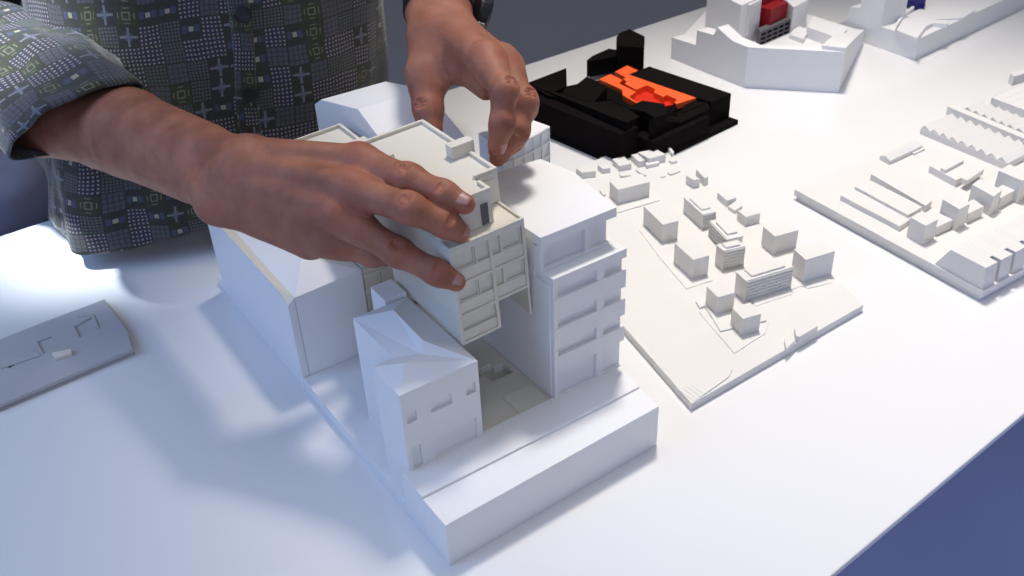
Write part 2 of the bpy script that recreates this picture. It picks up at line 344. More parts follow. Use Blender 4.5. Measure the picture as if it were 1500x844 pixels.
# ------------------------------------------------------------------ the building held in the hands
def rot(a, b, c):
    ca, sa, cb_, sb, cc, sc = math.cos(a), math.sin(a), math.cos(b), math.sin(b), math.cos(c), math.sin(c)
    return np.array([[cc, -sc, 0], [sc, cc, 0], [0, 0, 1]]) @ np.array([[cb_, 0, sb], [0, 1, 0], [-sb, 0, cb_]]) @ np.array([[1, 0, 0], [0, ca, -sa], [0, sa, ca]])
HF = Fr(SF.W(0.0634, 0.0769, 0.1821), SF.M @ rot(0.0035, -0.0559, -0.0129))
W_, H1, H2, H3, XM, D_ = 0.0585, 0.0775, 0.0547, 0.0789, 0.0304, 0.1333
hr = root('building_model', HF.W(0.03, 0.06, -0.07), 'cream model building with gridded front held in both hands above the gap', 'model building')
m_ = MB(); m_.box(HF, 0.0002, W_ - 0.0002, 0.0032, D_, -H2, -0.0002); m_.box(HF, 0.0002, XM, 0.0032, 0.10, -H1, -H2 + 0.0001)
m_.box(HF, W_ - 0.0017, W_ - 0.0001, 0.0005, D_, -H3, -H2 - 0.0001); m_.build('main_body', CREAM, hr)
m_ = MB(); m_.box(HF, -0.0005, 0.046, D_ + 0.0002, 0.2657, -H2, -0.0225); wg = m_.build('rear_wing', CREAM, hr)
m_ = MB(); ww = 0.0022
for a in ((-0.0005, 0.046, D_ + 0.0004, D_ + ww), (-0.0005, 0.046, 0.2657 - ww, 0.2657), (-0.0005, ww, D_ + ww, 0.2657 - ww), (0.046 - ww, 0.046, D_ + ww, 0.2657 - ww)): m_.box(HF, *a, -0.0224, -0.0195)
m_.build('parapet', CREAM, wg, bevel=0.0002)
m_ = MB(); m_.box(HF, 0.026, 0.044, 0.186, 0.212, -0.0224, -0.0110); m_.build('roof_box', CREAM, wg)
# front grid
ff = MB(); T = 0.0022
for a, b, c, d in ((0, T, -H1, 0), (T, XM - 0.0006, -H1, -H1 + 0.0018), (XM - 0.0006, XM + 0.0016, -H1, -0.0035), (W_ - T, W_, -H2, 0), (T, XM - 0.0006, -H2 - 0.0005, -H2 + 0.0018), (XM + 0.0016, W_ - T, -H2 - 0.0002, -H2 + 0.0018),
                   (T, XM - 0.0006, -0.0298, -0.0275), (XM + 0.0016, W_ - T, -0.0298, -0.0275), (T, W_ - T, -0.0035, 0)):
    ff.box(HF, a, b, 0, 0.003, c, d)
fr_ = ff.build('front_frame', CREAM, hr, bevel=0.0002)
bays = [(T, XM - 0.0006, -0.0275, -0.0035, 0), (XM + 0.0016, W_ - T, -0.0275, -0.0035, 1), (T, XM - 0.0006, -H2 + 0.0018, -0.0298, 0), (XM + 0.0016, W_ - T, -H2 + 0.0018, -0.0298, 1), (T, XM - 0.0006, -H1 + 0.0018, -H2 - 0.0005, 2)]
for x0, x1, z0, z1, k in bays:
    sp = z0 + (z1 - z0) * 0.40
    m_ = MB(); m_.box(HF, x0 + 0.0001, x1 - 0.0001, 0.0012, 0.003, z0, sp); m_.build('spandrel', CREAM, hr, bevel=0.0002)
    wn = MB()
    if k == 0: xm = x0 + (x1 - x0) * 0.62; big = (x0 + 0.0006, xm - 0.0008)
    elif k == 1: xm = x0 + (x1 - x0) * 0.30; big = (xm + 0.0008, x1 - 0.0006)
    if k < 2:
        wn.box(HF, xm - 0.0005, xm + 0.0005, 0.0006, 0.003, sp, z1)
        a, b = big; e = 0.0009
        for q in ((a, b, sp + 0.0002, sp + e), (a, b, z1 - e, z1 - 0.0002), (a, a + e, sp + e, z1 - e), (b - e, b, sp + e, z1 - e)):
            wn.box(HF, q[0], q[1], 0.0016, 0.003, q[2], q[3])
        wn.build('window_frame', CREAM, hr, bevel=0)
# terrace parapet and penthouse
tp_ = MB()
for a in ((0, W_, 0.0, 0.0016), (0, 0.0016, 0.0016, 0.10), (W_ - 0.0016, W_, 0.0016, 0.0312)): tp_.box(HF, *a, 0.0001, 0.0016)
tp_.build('terrace_parapet', CREAM, hr, bevel=0.0002)
m_ = MB(); m_.box(HF, 0.0035, W_ - 0.0035, 0.0035, 0.0050, 0, 0.0004); m_.build('terrace_groove', CREAM, hr, bevel=0)
ph = [(0.0010, 0.0125), (0.0425, 0.0119), (0.0425, 0.0318), (0.0606, 0.0318), (0.0606, D_), (0.0010, D_)]
m_ = MB(); m_.prism(HF, ph, 0.0, 0.0236); pe = m_.build('penthouse', CREAM, hr)
hole = MB(); hole.box(HF, 0.0330, 0.0385, 0.0112, 0.0118, 0.001, 0.0165); hole.build('penthouse_door', GREYP, hr, bevel=0)
hole = MB(); hole.box(HF, 0.0450, 0.0585, 0.0310, 0.0317, 0.0008, 0.0190); hole.build('penthouse_window', CREAM, hr, bevel=0)
m_ = MB(); tk = 0.0025
def rim(p, q):
    p = np.array(p); q = np.array(q); d = (q - p) / np.linalg.norm(q - p); nn = np.array([-d[1], d[0]]) * tk
    m_.prism(HF, [p, q, q + nn, p + nn], 0.0237, 0.0255)
rim((0.0010, D_), (0.0010, 0.0125 + 0.0)); m_.v = []; m_.f = []
for a in ((0.0010, 0.0606, D_ - tk, D_), (0.0010, 0.0010 + tk, 0.0125, D_ - tk), (0.0606 - tk, 0.0606, 0.0318, D_ - tk), (0.0425, 0.0606 - tk, 0.0318, 0.0318 + tk),
          (0.0425 - tk, 0.0425, 0.0145, 0.0250), (0.0010 + tk, 0.0425, 0.0120, 0.0145)): m_.box(HF, *a, 0.0237, 0.0262)
m_.build('roof_parapet', CREAM, pe, bevel=0.0002)
m_ = MB(); m_.box(HF, 0.0455, 0.0640, 0.0650, 0.0735, 0.0237, 0.0335); m_.build('chimney', CREAM, pe)
m_ = MB(); m_.box(HF, 0.0110, 0.0150, 0.0930, 0.0970, 0.0237, 0.0290); m_.build('roof_vent', CREAM, pe, bevel=0.0002)
# ------------------------------------------------------------------ black model with orange core
bz = 0.006
O = at(927.5, 255.5); Xb = at(1081, 182.2) - O; lx = np.linalg.norm(Xb); Xb /= lx; Yb = np.array([-Xb[1], Xb[0], 0]); ly = np.linalg.norm(at(784, 176) - O)
BF = Fr(O, np.array([Xb, Yb, [0, 0, 1]]).T)
bm_ = root('block_model', BF.W(lx / 2, ly / 2, 0), 'black block model with a bright orange core', 'site model')
mb = MB(); mb.box(BF, 0, lx, 0, ly + 0.012, 0, bz); mb.build('base_plate', BLACK, bm_)
def az(x, y): return (760 + x / 4.02, 30 + y / 4.02)
def b5(x, y): return (900 + x / 5.625, 80 + y / 5.625)
def bl(px, z): q = at(px[0], px[1], z) - BF.o; return float(q @ Xb), float(q @ Yb)
# right slab
mb = MB(); hB, tB = pxblock(mb, b5(380, 60), b5(963, 320), (b5(963, 320)[0] + 1, b5(963, 320)[1]), b5(945, 510), bz); mb = MB()
xr, yf = bl(b5(963, 320), hB); _, yb = bl(b5(380, 60), hB); xl, _ = bl(b5(785, 390), hB)
mb.box(BF, xl, xr, yf, yb, bz, hB); mb.build('slab_block', BLACK, bm_)
# front perimeter blocks, each with a slanted roof
def roofed(x0, x1, y0, y1, z1, z2, name='perimeter_block', axis='x', over=None):
    m = MB(); q = [(x0, y0), (x1, y0), (x1, y1), (x0, y1)]
    zt_ = (z1, z2, z2, z1) if axis == 'x' else (z1, z1, z2, z2)
    m.solid([BF.W(a, b, bz) for a, b in q], [BF.W(a, b, z) for (a, b), z in zip(q, zt_)]); return m.build(name, BLACK, bm_)
def gable(x0, x1, y0, y1, ze, zr, axis='x', k=0.5):
    m = MB()
    if axis == 'x':
        pts = [(y0, bz), (y0, ze), (y0 + (y1 - y0) * k, zr), (y1, ze), (y1, bz)]
        m.solid([BF.W(x0, a, b) for a, b in pts], [BF.W(x1, a, b) for a, b in pts])
    else:
        pts = [(x0, bz), (x0, ze), (x0 + (x1 - x0) * k, zr), (x1, ze), (x1, bz)]
        m.solid([BF.W(a, y0, b) for a, b in pts], [BF.W(a, y1, b) for a, b in pts])
    return m.build('perimeter_block', BLACK, bm_)
def shard(fn, pts, nm='perimeter_block'):
    m = MB(); t = [at(*fn(x, y), z) for x, y, z in pts]; c = sum(t) / len(t); n = len(t)
    m.v = [(p[0], p[1], bz) for p in t] + [tuple(p) for p in t] + [tuple(c)]
    for k in range(n): q = (k + 1) % n; m.f += [(k, q, n + q, n + k), (n + k, n + q, 2 * n)]
    m.f.append(tuple(reversed(range(n)))); return m.build(nm, BLACK, bm_, bevel=0)
m = MB(); m.box(BF, 0.001, 0.030, 0.022, ly - 0.012, bz, 0.042); m.box(BF, 0.034, 0.134, 0.001, 0.03, bz, 0.028); m.build('perimeter_block', BLACK, bm_, bevel=0)
m = MB(); m.box(BF, 0.0301, 0.170, 0.0301, ly - 0.01, bz, 0.0255); m.build('inner_floor', BLACK, bm_, bevel=0)
shard(az, [(50, 368, .048), (280, 280, .060), (283, 385, .045), (170, 440, .045)])
shard(az, [(283, 387, .046), (345, 374, .050), (400, 330, .056), (520, 388, .054), (440, 486, .048), (252, 430, .046)])
shard(az, [(50, 370, .047), (170, 442, .046), (250, 433, .046), (440, 490, .048), (530, 473, .050), (640, 516, .048), (712, 565, .047), (635, 602, .053)])
shard(az, [(440, 484, .028), (520, 392, .036), (600, 425, .031), (612, 446, .029), (690, 488, .028), (640, 512, .028), (530, 470, .028)])
shard(b5, [(95, 440, .048), (235, 380, .056), (412, 405, .054), (425, 489, .050), (330, 521, .052), (255, 470, .051)])
shard(b5, [(285, 541, .052), (330, 523, .053), (426, 491, .050), (495, 396, .052), (519, 440, .046), (515, 510, .036), (540, 560, .033), (420, 549, .042)])
shard(b5, [(516, 513, .035), (765, 399, .036), (788, 436, .034), (785, 448, .033), (542, 560, .033)])
shard(b5, [(518, 498, .024), (585, 402, .032), (760, 345, .034), (765, 397, .035)])
# tall pieces at the back
def pxtower(L_, F_, R_, foot, nm, z0=bz, mat=BLACK, **k):
    m = MB(); r = pxblock(m, L_, F_, R_, foot, z0, **k); m.build(nm, mat, bm_); return r
# hexagonal tower block
def pxprism(pts, foot, zpy, z0, nm, mat, par, label=None):
    b = at(*foot, z0); h = height(b, zpy); m = MB(); pxslab(m, pts, z0, h); return m.build(nm, mat, par, label=label), h
pxprism([az(575, 100), az(590, 150), az(735, 160), az(742, 94), az(652, 50), az(590, 75)], az(736, 278), az(742, 94)[1], bz, 'tower_block', BLACK, bm_)
pxprism([az(400, 235), az(420, 240), az(625, 200), az(650, 185), az(530, 165), az(430, 210)], az(400, 330), az(400, 235)[1], bz, 'tower_block', BLACK, bm_)
# orange core: stepped slab
oc = root('orange_core', at(*b5(400, 320), 0.03), 'bright orange stepped core set into the black block model', 'model insert')
zo = 0.036
m = MB(); t = pxslab(m, [b5(5, 145), b5(105, 90), b5(685, 352), b5(590, 395), b5(410, 425), b5(180, 398)], 0.026, 0.0285); m.build('core_floor', DKORANGE, oc, bevel=0)
def oslab(pts, z=zo, mat=ORANGE, nm='core_slab'):
    m = MB(); pxslab(m, pts, 0.0286, z); m.build(nm, mat, oc, bevel=0.0002)
oslab([b5(5, 140), b5(105, 90), b5(685, 352), b5(510, 408), b5(495, 390), b5(518, 372), b5(430, 330), b5(405, 350), b5(325, 310), b5(335, 285), b5(268, 252), b5(180, 290), b5(85, 240), b5(100, 220), b5(70, 200), b5(95, 188)])
oslab([az(470, 345), az(540, 315), az(610, 350), az(590, 370), az(690, 420), az(650, 450), az(690, 478), az(740, 470), az(855, 488), az(862, 502), az(700, 478), az(612, 435), az(608, 408)][:8] + [az(735, 470), az(690, 485), az(612, 440), az(608, 408)])
# ------------------------------------------------------------------ white city model
cm = root('city_model', at(1080, 420), 'white city quarter model with free standing block houses right of the tower', 'site model')
cz = height(at(1014, 602), 591.5)
base = [(1013, 591.5), (1265, 446.5), (1224, 407), (1160, 360), (1115, 326), (1068, 292), (1040, 271), (1012, 250), (995, 232), (976, 221), (954, 209.5), (915, 218), (883, 230), (845, 246), (850, 300), (880, 440)]
m = MB(); pxslab(m, base, 0, cz); m.build('base_plate', CITYW, cm)
def z5(x, y): return (830 + x / 7.03, 180 + y / 7.03)
def z6(x, y): return (980 + x / 4.965, 230 + y / 4.965)
def z7(x, y): return (1010 + x / 4.963, 350 + y / 4.963)
def z3(x, y): return (830 + x / 3.333, 180 + y / 3.333)
def z2(x, y): return (880 + x / 2.91, 320 + y / 2.91)
def blocks(fn, rows, nm='block_house', par=cm, z0=cz, mat=CITYW):
    out = []
    for L_, F_, R_, ft in rows:
        m = MB(); h, t = pxblock(m, fn(*L_), fn(*F_), fn(*R_), fn(*ft), z0, extra_down=0.0004); out.append((m.build(nm, mat, par, bevel=0.0002), h, t))
    return out
blocks(z5, [((443, 603), (530, 690), (858, 607), (530, 840)), ((470, 372), (547, 447), (670, 420), (547, 503)), ((665, 330), (745, 400), (808, 385), (740, 460)),
            ((735, 305), (845, 368), (1022, 325), (845, 445)), ((808, 412), (822, 440), (955, 408), (822, 475)), ((320, 430), (365, 473), (452, 465), (370, 522)),
            ((97, 468), (155, 512), (300, 495), (205 - 40, 575)), ((540, 512), (552, 548), (662, 540), (552, 568)), ((592, 194), (604, 207), (866, 133), (604, 264)),
            ((1030, 245), (1086, 318), (1108, 300), (1082, 352)), ((1052, 385), (1085, 405), (1142, 390), (1088, 430)), ((1040, 510), (1070, 530), (1172, 492), (1068, 548)),
            ((965, 545), (985, 560), (1025, 545), (985, 572)), ((713, 480), (800, 540), (820, 533), (800, 560)), ((340, 690), (372, 740), (402, 733), (375, 765))])
blocks(z6, [((125, 135), (180, 168), (225, 160), (175, 228)), ((197, 90), (258, 155), (288, 140), (253, 212)), ((352, 258), (422, 318), (490, 295), (418, 365)),
            ((430, 358), (480, 390), (535, 352), (478, 415)), ((498, 388), (560, 437), (665, 408), (553, 505)), ((685, 508), (770, 578), (943, 530), (750, 712))])
blocks(z7, [((760, 75), (845, 153), (1060, 88), (815, 322)), ((125, 345), (208, 425), (332, 390), (192, 562)), ((308, 500), (390, 582), (522, 543), (372, 710))])
blocks(z2, [((315, 105), (395, 177), (463, 158), (385, 262))])
blocks(z3, [((377, 408), (470, 497), (547, 478), (468, 588))])
# apartment slabs with balcony grids and a roof storey
def apartment(fn, L_, F_, R_, ft, inset, floors, bays_r, bays_l):
    (o, h, t), = blocks(fn, [(L_, F_, R_, ft)], 'apartment_block')
    A, B2, C2, D2 = t; up = np.array([0, 0, 1.0]); c = (A + B2 + C2 + D2) / 4
    m = MB(); q = [c + (p - c) * inset for p in t]; m.solid(q, [p + up * 0.0022 for p in q]); m.build('roof_storey', CITYW, o, bevel=0.0002)
    m = MB(); q = [c + (p - c) * 1.03 for p in t]; m.solid([p - up * 0.0009 for p in q], [p + up * 0.0003 for p in q]); m.build('eaves', CITYW, o, bevel=0)
    H = h - cz
    for (P, Q2, nb) in ((B2, C2, bays_r), (A, B2, bays_l)):
        if nb == 0: continue
        d = (Q2 - P); ln = np.linalg.norm(d); d = d / ln; n = np.array([d[1], -d[0], 0]);
        if n @ (c - P) > 0: n = -n
        m = MB(); mw = MB()
        for k in range(floors):
            z = cz + H * (k + 0.95) / (floors + 0.6)
            m.solid([P + n * 0.0001 + up * (z - P[2]), Q2 + n * 0.0001 + up * (z - P[2]), Q2 + n * 0.0011 + up * (z - P[2]), P + n * 0.0011 + up * (z - P[2])],
                    [v + up * H * 0.42 / (floors + 0.6) for v in (P + n * 0.0001 + up * (z - P[2]), Q2 + n * 0.0001 + up * (z - P[2]), Q2 + n * 0.0011 + up * (z - P[2]), P + n * 0.0011 + up * (z - P[2]))])
        for k in range(nb + 1):
            a = P + d * (ln - 0.0006) * k / nb; b_ = a + d * 0.0006
            m.solid([v - up * (v[2] - cz) for v in (a + n * 0.0001, b_ + n * 0.0001, b_ + n * 0.0010, a + n * 0.0010)], [a + n * 0.0001 - up * 0.001, b_ + n * 0.0001 - up * 0.001, b_ + n * 0.0010 - up * 0.001, a + n * 0.0010 - up * 0.001])
        m.build('balcony_grid', CITYW, o, bevel=0)
apartment(z6, (110, 297), (245, 420), (340, 398), (235, 525), 0.66, 5, 4, 0)
apartment(z6, (300, 467), (425, 600), (538, 575), (420, 705), 0.66, 5, 0, 8)
apartment(z6, (345, 640), (400, 685), (553, 650), (393, 822), 0.66, 6, 9, 0)
apartment(z7, (340, 240), (415, 305), (752, 205), (398, 455), 0.72, 6, 13, 0)
# low terrain: kerbs, plateaus, contour steps, the long edge building
def terr(fn, pts, h, nm='terrace_step', z0=None):
    m = MB(); z0 = cz if z0 is None else z0; pxslab(m, [fn(*p) for p in pts], z0 - 0.0001, z0 + h); m.build(nm, CITYW, cm, bevel=0.0001)
terr(z7, [(45, 450), (75, 497), (115, 485), (225, 670), (560, 590), (555, 655), (700, 560), (480, 470), (330, 440)][:5] + [(500, 590), (330, 450), (110, 440)], 0.0022)
terr(z2, [(165, 50), (250, 165), (365, 300), (480, 262), (470, 230), (330, 150), (200, 30)], 0.0008)
terr(z2, [(420, 400), (570, 575), (700, 490), (720, 440), (560, 470)], 0.0008)
for i in range(4):
    terr(z2, [(325 + 20 * i, 724 - 4 * i), (478 + 6 * i, 636 + 2 * i), (520 + 14 * i, 646 - 2 * i), (480 + 22 * i, 716 - 14 * i), (398 + 14 * i, 780 - 10 * i)], 0.0003 * (i + 1))
terr(z7, [(480, 488), (745, 400), (735, 370), (820, 340), (860, 360), (1040, 315), (1020, 285), (740, 300), (450, 440)], 0.0007)
terr(z3, [(240, 440), (455, 377), (455, 372), (238, 430)], 0.0012, 'kerb')
m = MB(); pxslab(m, [z7(*p) for p in ((775, 705), (800, 712), (935, 632), (880, 585), (765, 650))], cz, cz + 0.0062); m.build('edge_building', CITYW, cm, bevel=0.0002)
m = MB(); pxslab(m, [z7(*p) for p in ((690, 745), (705, 800), (770, 735), (735, 690), (690, 715))], cz - 0.001, cz + 0.004); m.build('edge_building', CITYW, cm, bevel=0.0006)
# ------------------------------------------------------------------ white factory quarter model
O2 = at(1435.5, 443.3); X2 = at(1500, 407.5) - O2; X2 /= np.linalg.norm(X2); Y2 = at(1162, 292) - O2; l2 = np.linalg.norm(Y2); Y2 /= l2
FF = Fr(O2, np.array([X2, Y2, [0, 0, 1]]).T)
fm = root('factory_model', FF.W(0.15, 0.2, 0), 'white factory quarter model with sawtooth halls at the right edge', 'site model')
fz = 0.012
m = MB(); m.box(FF, 0.002, 0.62, 0.002, l2 - 0.002, 0, 0.0035); m.build('lower_plate', CITYW, fm)
m = MB(); m.box(FF, 0.004, 0.62, 0.004, l2 - 0.004, 0.0035, 0.0050); m.build('shadow_gap', GREYP, fm, bevel=0)
m = MB(); m.box(FF, 0.0, 0.62, 0.0, l2, 0.0050, fz); m.build('upper_plate', CITYW, fm)
ident = lambda x, y: (x, y)
def fb(rows, nm='block_house'): return blocks(ident, rows, nm, fm, fz)
fb([((1333.7, 318.4), (1356.5, 330.7), (1374.5, 321.2), (1349.5, 359.5)), ((1350, 322), (1372, 333), (1396.5, 322), (1372, 346)),
    ((1380.9, 292.2), (1405.4, 306.6), (1421, 299), (1396.7, 337.7)), ((1404, 302), (1419, 312.6), (1441.4, 302.3), (1417.7, 327.6)),
    ((1424, 270.4), (1455.8, 288), (1468, 278.6), (1442.2, 316.7)), ((1450, 281), (1466, 290.3), (1487, 278.6), (1462.6, 306.6)),
    ((1462.6, 250), (1498, 265), (1514, 255.4), (1484.4, 297.7)), ((1231.4, 286.2), (1318.2, 331.7), (1346, 312), (1317, 339)),
    ((1335, 222.4), (1338.5, 225.5), (1355.5, 217), (1338.5, 228.3)), ((1361.8, 243), (1401, 264), (1440, 245), (1400, 274)),
    ((1480, 107), (1486, 112), (1512, 104), (1484, 126)), ((1452.6, 143), (1530, 172), (1580, 150), (1528, 184))])
g = fb([((1289.2, 228.5), (1303.4, 236), (1351.8, 213.3), (1302.8, 241.8))], 'gabled_house')
for (o, h, t) in g:
    A, B2, C2, D2 = t; r0 = (A + B2) / 2 + np.array([0, 0, 0.003]); r1 = (C2 + D2) / 2 + np.array([0, 0, 0.003]); m = MB()
    m.poly([B2, C2, r1, r0]); m.poly([A, r0, r1, D2]); m.poly([A, B2, r0]); m.poly([D2, r1, C2]); m.build('roof', CITYW, o, bevel=0)
def fslab(pts, z0, z1, nm='roof_slab'):
    m = MB(); pxslab(m, pts, z0, z1); m.build(nm, CITYW, fm, bevel=0.0002)
def y5(x, y): return (1220 + x / 5.275, 180 + y / 5.275)
def y4(x, y): return (1340 + x / 3.67, 220 + y / 3.67)
fslab([y5(170, 492), y5(580, 712), y5(625, 690), y5(690, 648), y5(300, 448)], fz + 0.0035, fz + 0.0090)
fslab([y5(295, 395), y5(340, 385), y5(768, 602), y5(715, 640)], fz - 0.0004, fz + 0.0075, 'strip_house')
fslab([y4(140, 95), y4(165, 108), y4(265, 55), y4(240, 38)], fz + 0.006, fz + 0.0118)
fslab([y4(250, 148), y4(282, 163), y4(375, 100), y4(345, 85)], fz + 0.006, fz + 0.0118)
# sawtooth halls
def sawtooth(L_, F_, R_, foot, n, rise):
    b = at(*foot, fz); h = height(b, F_[1]); A, B2, C2 = at(*L_, h), at(*F_, h), at(*R_, h); D2 = A + C2 - B2
    m = MB(); m.solid([np.array([p[0], p[1], fz]) for p in (A, B2, C2, D2)], [A, B2, C2, D2]); o = m.build('sawtooth_hall', CITYW, fm, bevel=0.0002)
    e = (B2 - A) / n; g_ = D2 - A; u = np.array([0, 0, 1.0]); m = MB()
    for k in range(n):
        p = A + e * k; p = p + g_ * 0.01; q = p + e * 0.98; gg = g_ * 0.98
        r = p + e * 0.34 + u * rise
        m.solid([p, q, q * 0.4 + r * 0.6 - e * 0.0, r], [p + gg, q + gg, (q * 0.4 + r * 0.6) + gg, r + gg])
    m.build('sawtooth_roof', CITYW, o, bevel=0)
sawtooth((1349, 187.5), (1475, 240), (1516, 219), (1471, 249.5), 9, 0.0045)
sawtooth((1412, 160), (1500, 196), (1522, 184), (1497, 201), 7, 0.004)
sawtooth((1453, 143), (1530, 172), (1580, 148), (1527, 180), 6, 0.004)
fb([((1388, 156), (1500, 203), (1507, 199), (1497, 214))], 'ridge_house')
# tall edge building with notches
m = MB()
pf = [(0.0015, 0.0055), (0.004, 0.034), (0.041, 0.034), (0.0535, fz), (0.0535, 0.0055)]
def edge_seg(x0, x1, prof):
    m.solid([FF.W(x0, a, b) for a, b in prof], [FF.W(x1, a, b) for a, b in prof])
q = y4(405, 660); zt_ = height(at(*y4(352, 800), 0.0) , y4(405, 660)[1])
back = [(0.013, 0.0122), (0.013, 0.034), (0.041, 0.034), (0.0535, fz)]
x = 0.0015
for k in range(14):
    edge_seg(x, x + 0.0172, pf); edge_seg(x + 0.01725, x + 0.02195, back); x += 0.022
m.build('notched_edge_building', CITYW, fm, bevel=0.0002)
# ------------------------------------------------------------------ perimeter model with red insert, at the back
def w1(x, y): return (960 + x / 4.6875, y / 4.6875)
pm = root('perimeter_model', at(1100, 100), 'white courtyard block model with dark red building inside', 'site model')
p0, p1, p2, p3, p4 = at(*w1(105, 400)), at(*w1(610, 603)), at(*w1(1258, 638)), at(*w1(1313, 636)), at(*w1(1420, 300))
def profwall(a, b, pts, th, nm):
    """wall from ground point a to b; pts: (t along, photo row of the top)"""
    d = (b - a); ln = np.linalg.norm(d); n = np.array([-d[1], d[0], 0]) / ln
    m = MB(); bot = []; top = []
    for t, py in pts:
        g_ = a + d * t; h = height(g_, py); top.append(np.array([g_[0], g_[1], h]))
    front = [a] + top + [b]; m.solid(front, [v + n * th for v in front]); return m.build(nm, WHITE, pm, bevel=0.0002), top
profwall(p0, p1, [(0.0, 258 / 4.6875), (0.335, 308 / 4.6875), (0.338, 207 / 4.6875), (0.56, 240 / 4.6875), (0.60, 188 / 4.6875), (0.80, 280 / 4.6875), (1.0, 325 / 4.6875)], 0.020, 'perimeter_wing')
profwall(p1, p2, [(0.0, 325 / 4.6875), (1.0, 358 / 4.6875)], 0.012, 'perimeter_wing')
profwall(p2, p4, [(0.0, 330 / 4.6875), (0.5, 258 / 4.6875), (1.0, 205 / 4.6875)], 0.030, 'perimeter_wing')
m = MB(); gp = [p0, p1, p2, p4, p4 + (p0 - p1) * 1.1, p0 + (p4 - p2) * 0.9]; gc = sum(gp) / 6; gp = [gc + (v - gc) * 0.965 for v in gp]; m.solid([v + np.array([0, 0, 0.0]) for v in gp], [v + np.array([0, 0, 0.02]) for v in gp]); m.build('courtyard_plate', WHITE, pm, bevel=0)
def pblock(L_, F_, R_, foot, nm, z0, mat=WHITE, par=None, ed_=0.02):
    m = MB(); r = pxblock(m, w1(*L_), w1(*F_), w1(*R_), w1(*foot), z0, extra_down=ed_); return m.build(nm, mat, par or pm, bevel=0.0002), r
o, (h, t) = pblock((360, -75), (592, 38), (720, -20), (585, 330), 'corner_tower', 0.02)
A, B2, C2, D2 = t; m = MB()
for k in range(7):
    z = 0.035 + (h - 0.04) * k / 7; dn_ = C2 - B2
    nn = np.array([dn_[1], -dn_[0], 0]); nn /= np.linalg.norm(nn)
    if nn @ (A - B2) > 0: nn = -nn
    P_ = B2 + dn_ * 0.35; m.solid([np.array([*(v)[:2], z]) for v in (P_, C2, C2 + nn * 0.003, P_ + nn * 0.003)], [np.array([*(v)[:2], z + 0.008]) for v in (P_, C2, C2 + nn * 0.003, P_ + nn * 0.003)])
m.build('balcony_band', WHITE, o, bevel=0.0002)
pblock((880, -10), (950, 50), (1055, -2), (925, 235), 'side_tower', 0.02)
pblock((1040, 185), (1275, 268), (1318, 188), (1262, 345), 'low_wing', 0.02)
pblock((920, 235), (1015, 268), (1062, 205), (1012, 300), 'low_wing', 0.02)
gr, (h, t) = pblock((700, 195), (720, 218), (932, 128), (705, 318), 'office_block', 0.02, mat=GREYP)
A, B2, C2, D2 = t; d = C2 - B2; nn = np.array([d[1], -d[0], 0]); nn /= np.linalg.norm(nn)
if nn @ (A - B2) > 0: nn = -nn
m = MB(); H = h - 0.02
for i in range(5):
    for j in range(3):
        a = B2 + d * (0.045 + 0.192 * i); b_ = B2 + d * (0.045 + 0.192 * i + 0.145); z1 = h - 0.004 - (H) * j / 3.3; z0 = z1 - H / 3.3 + 0.003
        m.solid([np.array([*v[:2], z0]) for v in (a + nn * 0.0001, b_ + nn * 0.0001, b_ + nn * 0.0004, a + nn * 0.0004)], [np.array([*v[:2], z1]) for v in (a + nn * 0.0001, b_ + nn * 0.0001, b_ + nn * 0.0004, a + nn * 0.0004)])
m.build('window_grid', BLACK, gr, bevel=0)
rd = root('red_insert', at(1130, 58, 0.02), 'dark red block standing inside the white courtyard model', 'model insert')
m = MB(); pxblock(m, w1(640, 30), w1(795, 68), w1(912, 15), w1(787, 268), 0.021); m.build('red_block', RED, rd, bevel=0.0002)
m = MB(); pxblock(m, w1(560, -110), w1(745, -18), w1(905, -90), w1(735, 236), 0.021); m.build('red_upper_block', RED, rd, bevel=0.0002)
# ------------------------------------------------------------------ rear model with the blue piece
def w2(x, y): return (1220 + x / 5.357, y / 5.357)
qm = root('terrace_model', at(1400, 40), 'white stepped model with curved ramps at the top right corner', 'site model')
c0 = at(*w2(640, 475)); hq = height(c0, w2(680, 305)[1])
cr = at(*w2(1500, 62)); cl = at(*w2(225, 330)); dr = cr - c0; dl = cl - c0
far_r = c0 + dr * 1.6; far_l = c0 + dl * 1.3
m = MB(); tt = [far_l, c0, far_r, far_l + dr * 1.6]
m.solid(tt, [v + np.array([0, 0, hq]) for v in tt]); m.build('base_block', WHITE, qm)
wl = c0 - far_l; ln_ = np.linalg.norm(wl); nrm = np.array([-wl[1], wl[0], 0]) / ln_
def lx(px, py): # parameter along the left face for a photo pixel on its foot line
    a = np.array(proj(far_l)); b = np.array(proj(c0)); return (w2(px, 0)[0] - a[0]) / (b[0] - a[0])
m = MB(); q0, q1, q2, q3 = lx(20, 0), lx(100, 0), lx(175, 0), lx(350, 0); pts_ = []
for t, row in ((q0, 190), (q1 - 0.01, 150), (q1, 52), (q2, 60), (q2 + 0.01, -30), (q3, -60), (q3 + 0.01, 180)):
    g_ = far_l + wl * t; pts_.append(np.array([g_[0], g_[1], height(g_, row / 5.357)]))
ft = [far_l + wl * q0] + [v - nrm * 0.0004 for v in pts_] + [far_l + wl * (q3 + 0.01)]
ft = [v - nrm * 0.0004 if i in (0, len(ft) - 1) else v for i, v in enumerate(ft)]
m.solid(ft, [v + nrm * 0.05 for v in ft]); m.build('stepped_house', WHITE, qm)
def ramp(p_out, z1):
    m = MB(); ts = [at(*w2(*p), z1) for p in p_out]; m.solid([np.array([v[0], v[1], hq]) for v in ts], ts); m.build('curved_ramp', WHITE, qm, bevel=0.0002)
ramp([(490, 232), (510, 190), (560, 120), (640, 60), (648, 30), (636, 38), (555, 95), (497, 175)], hq + 0.006)
ramp([(672, 300), (690, 262), (735, 205), (790, 180), (900, 190), (912, 160), (800, 153), (735, 180), (680, 245)], hq + 0.006)
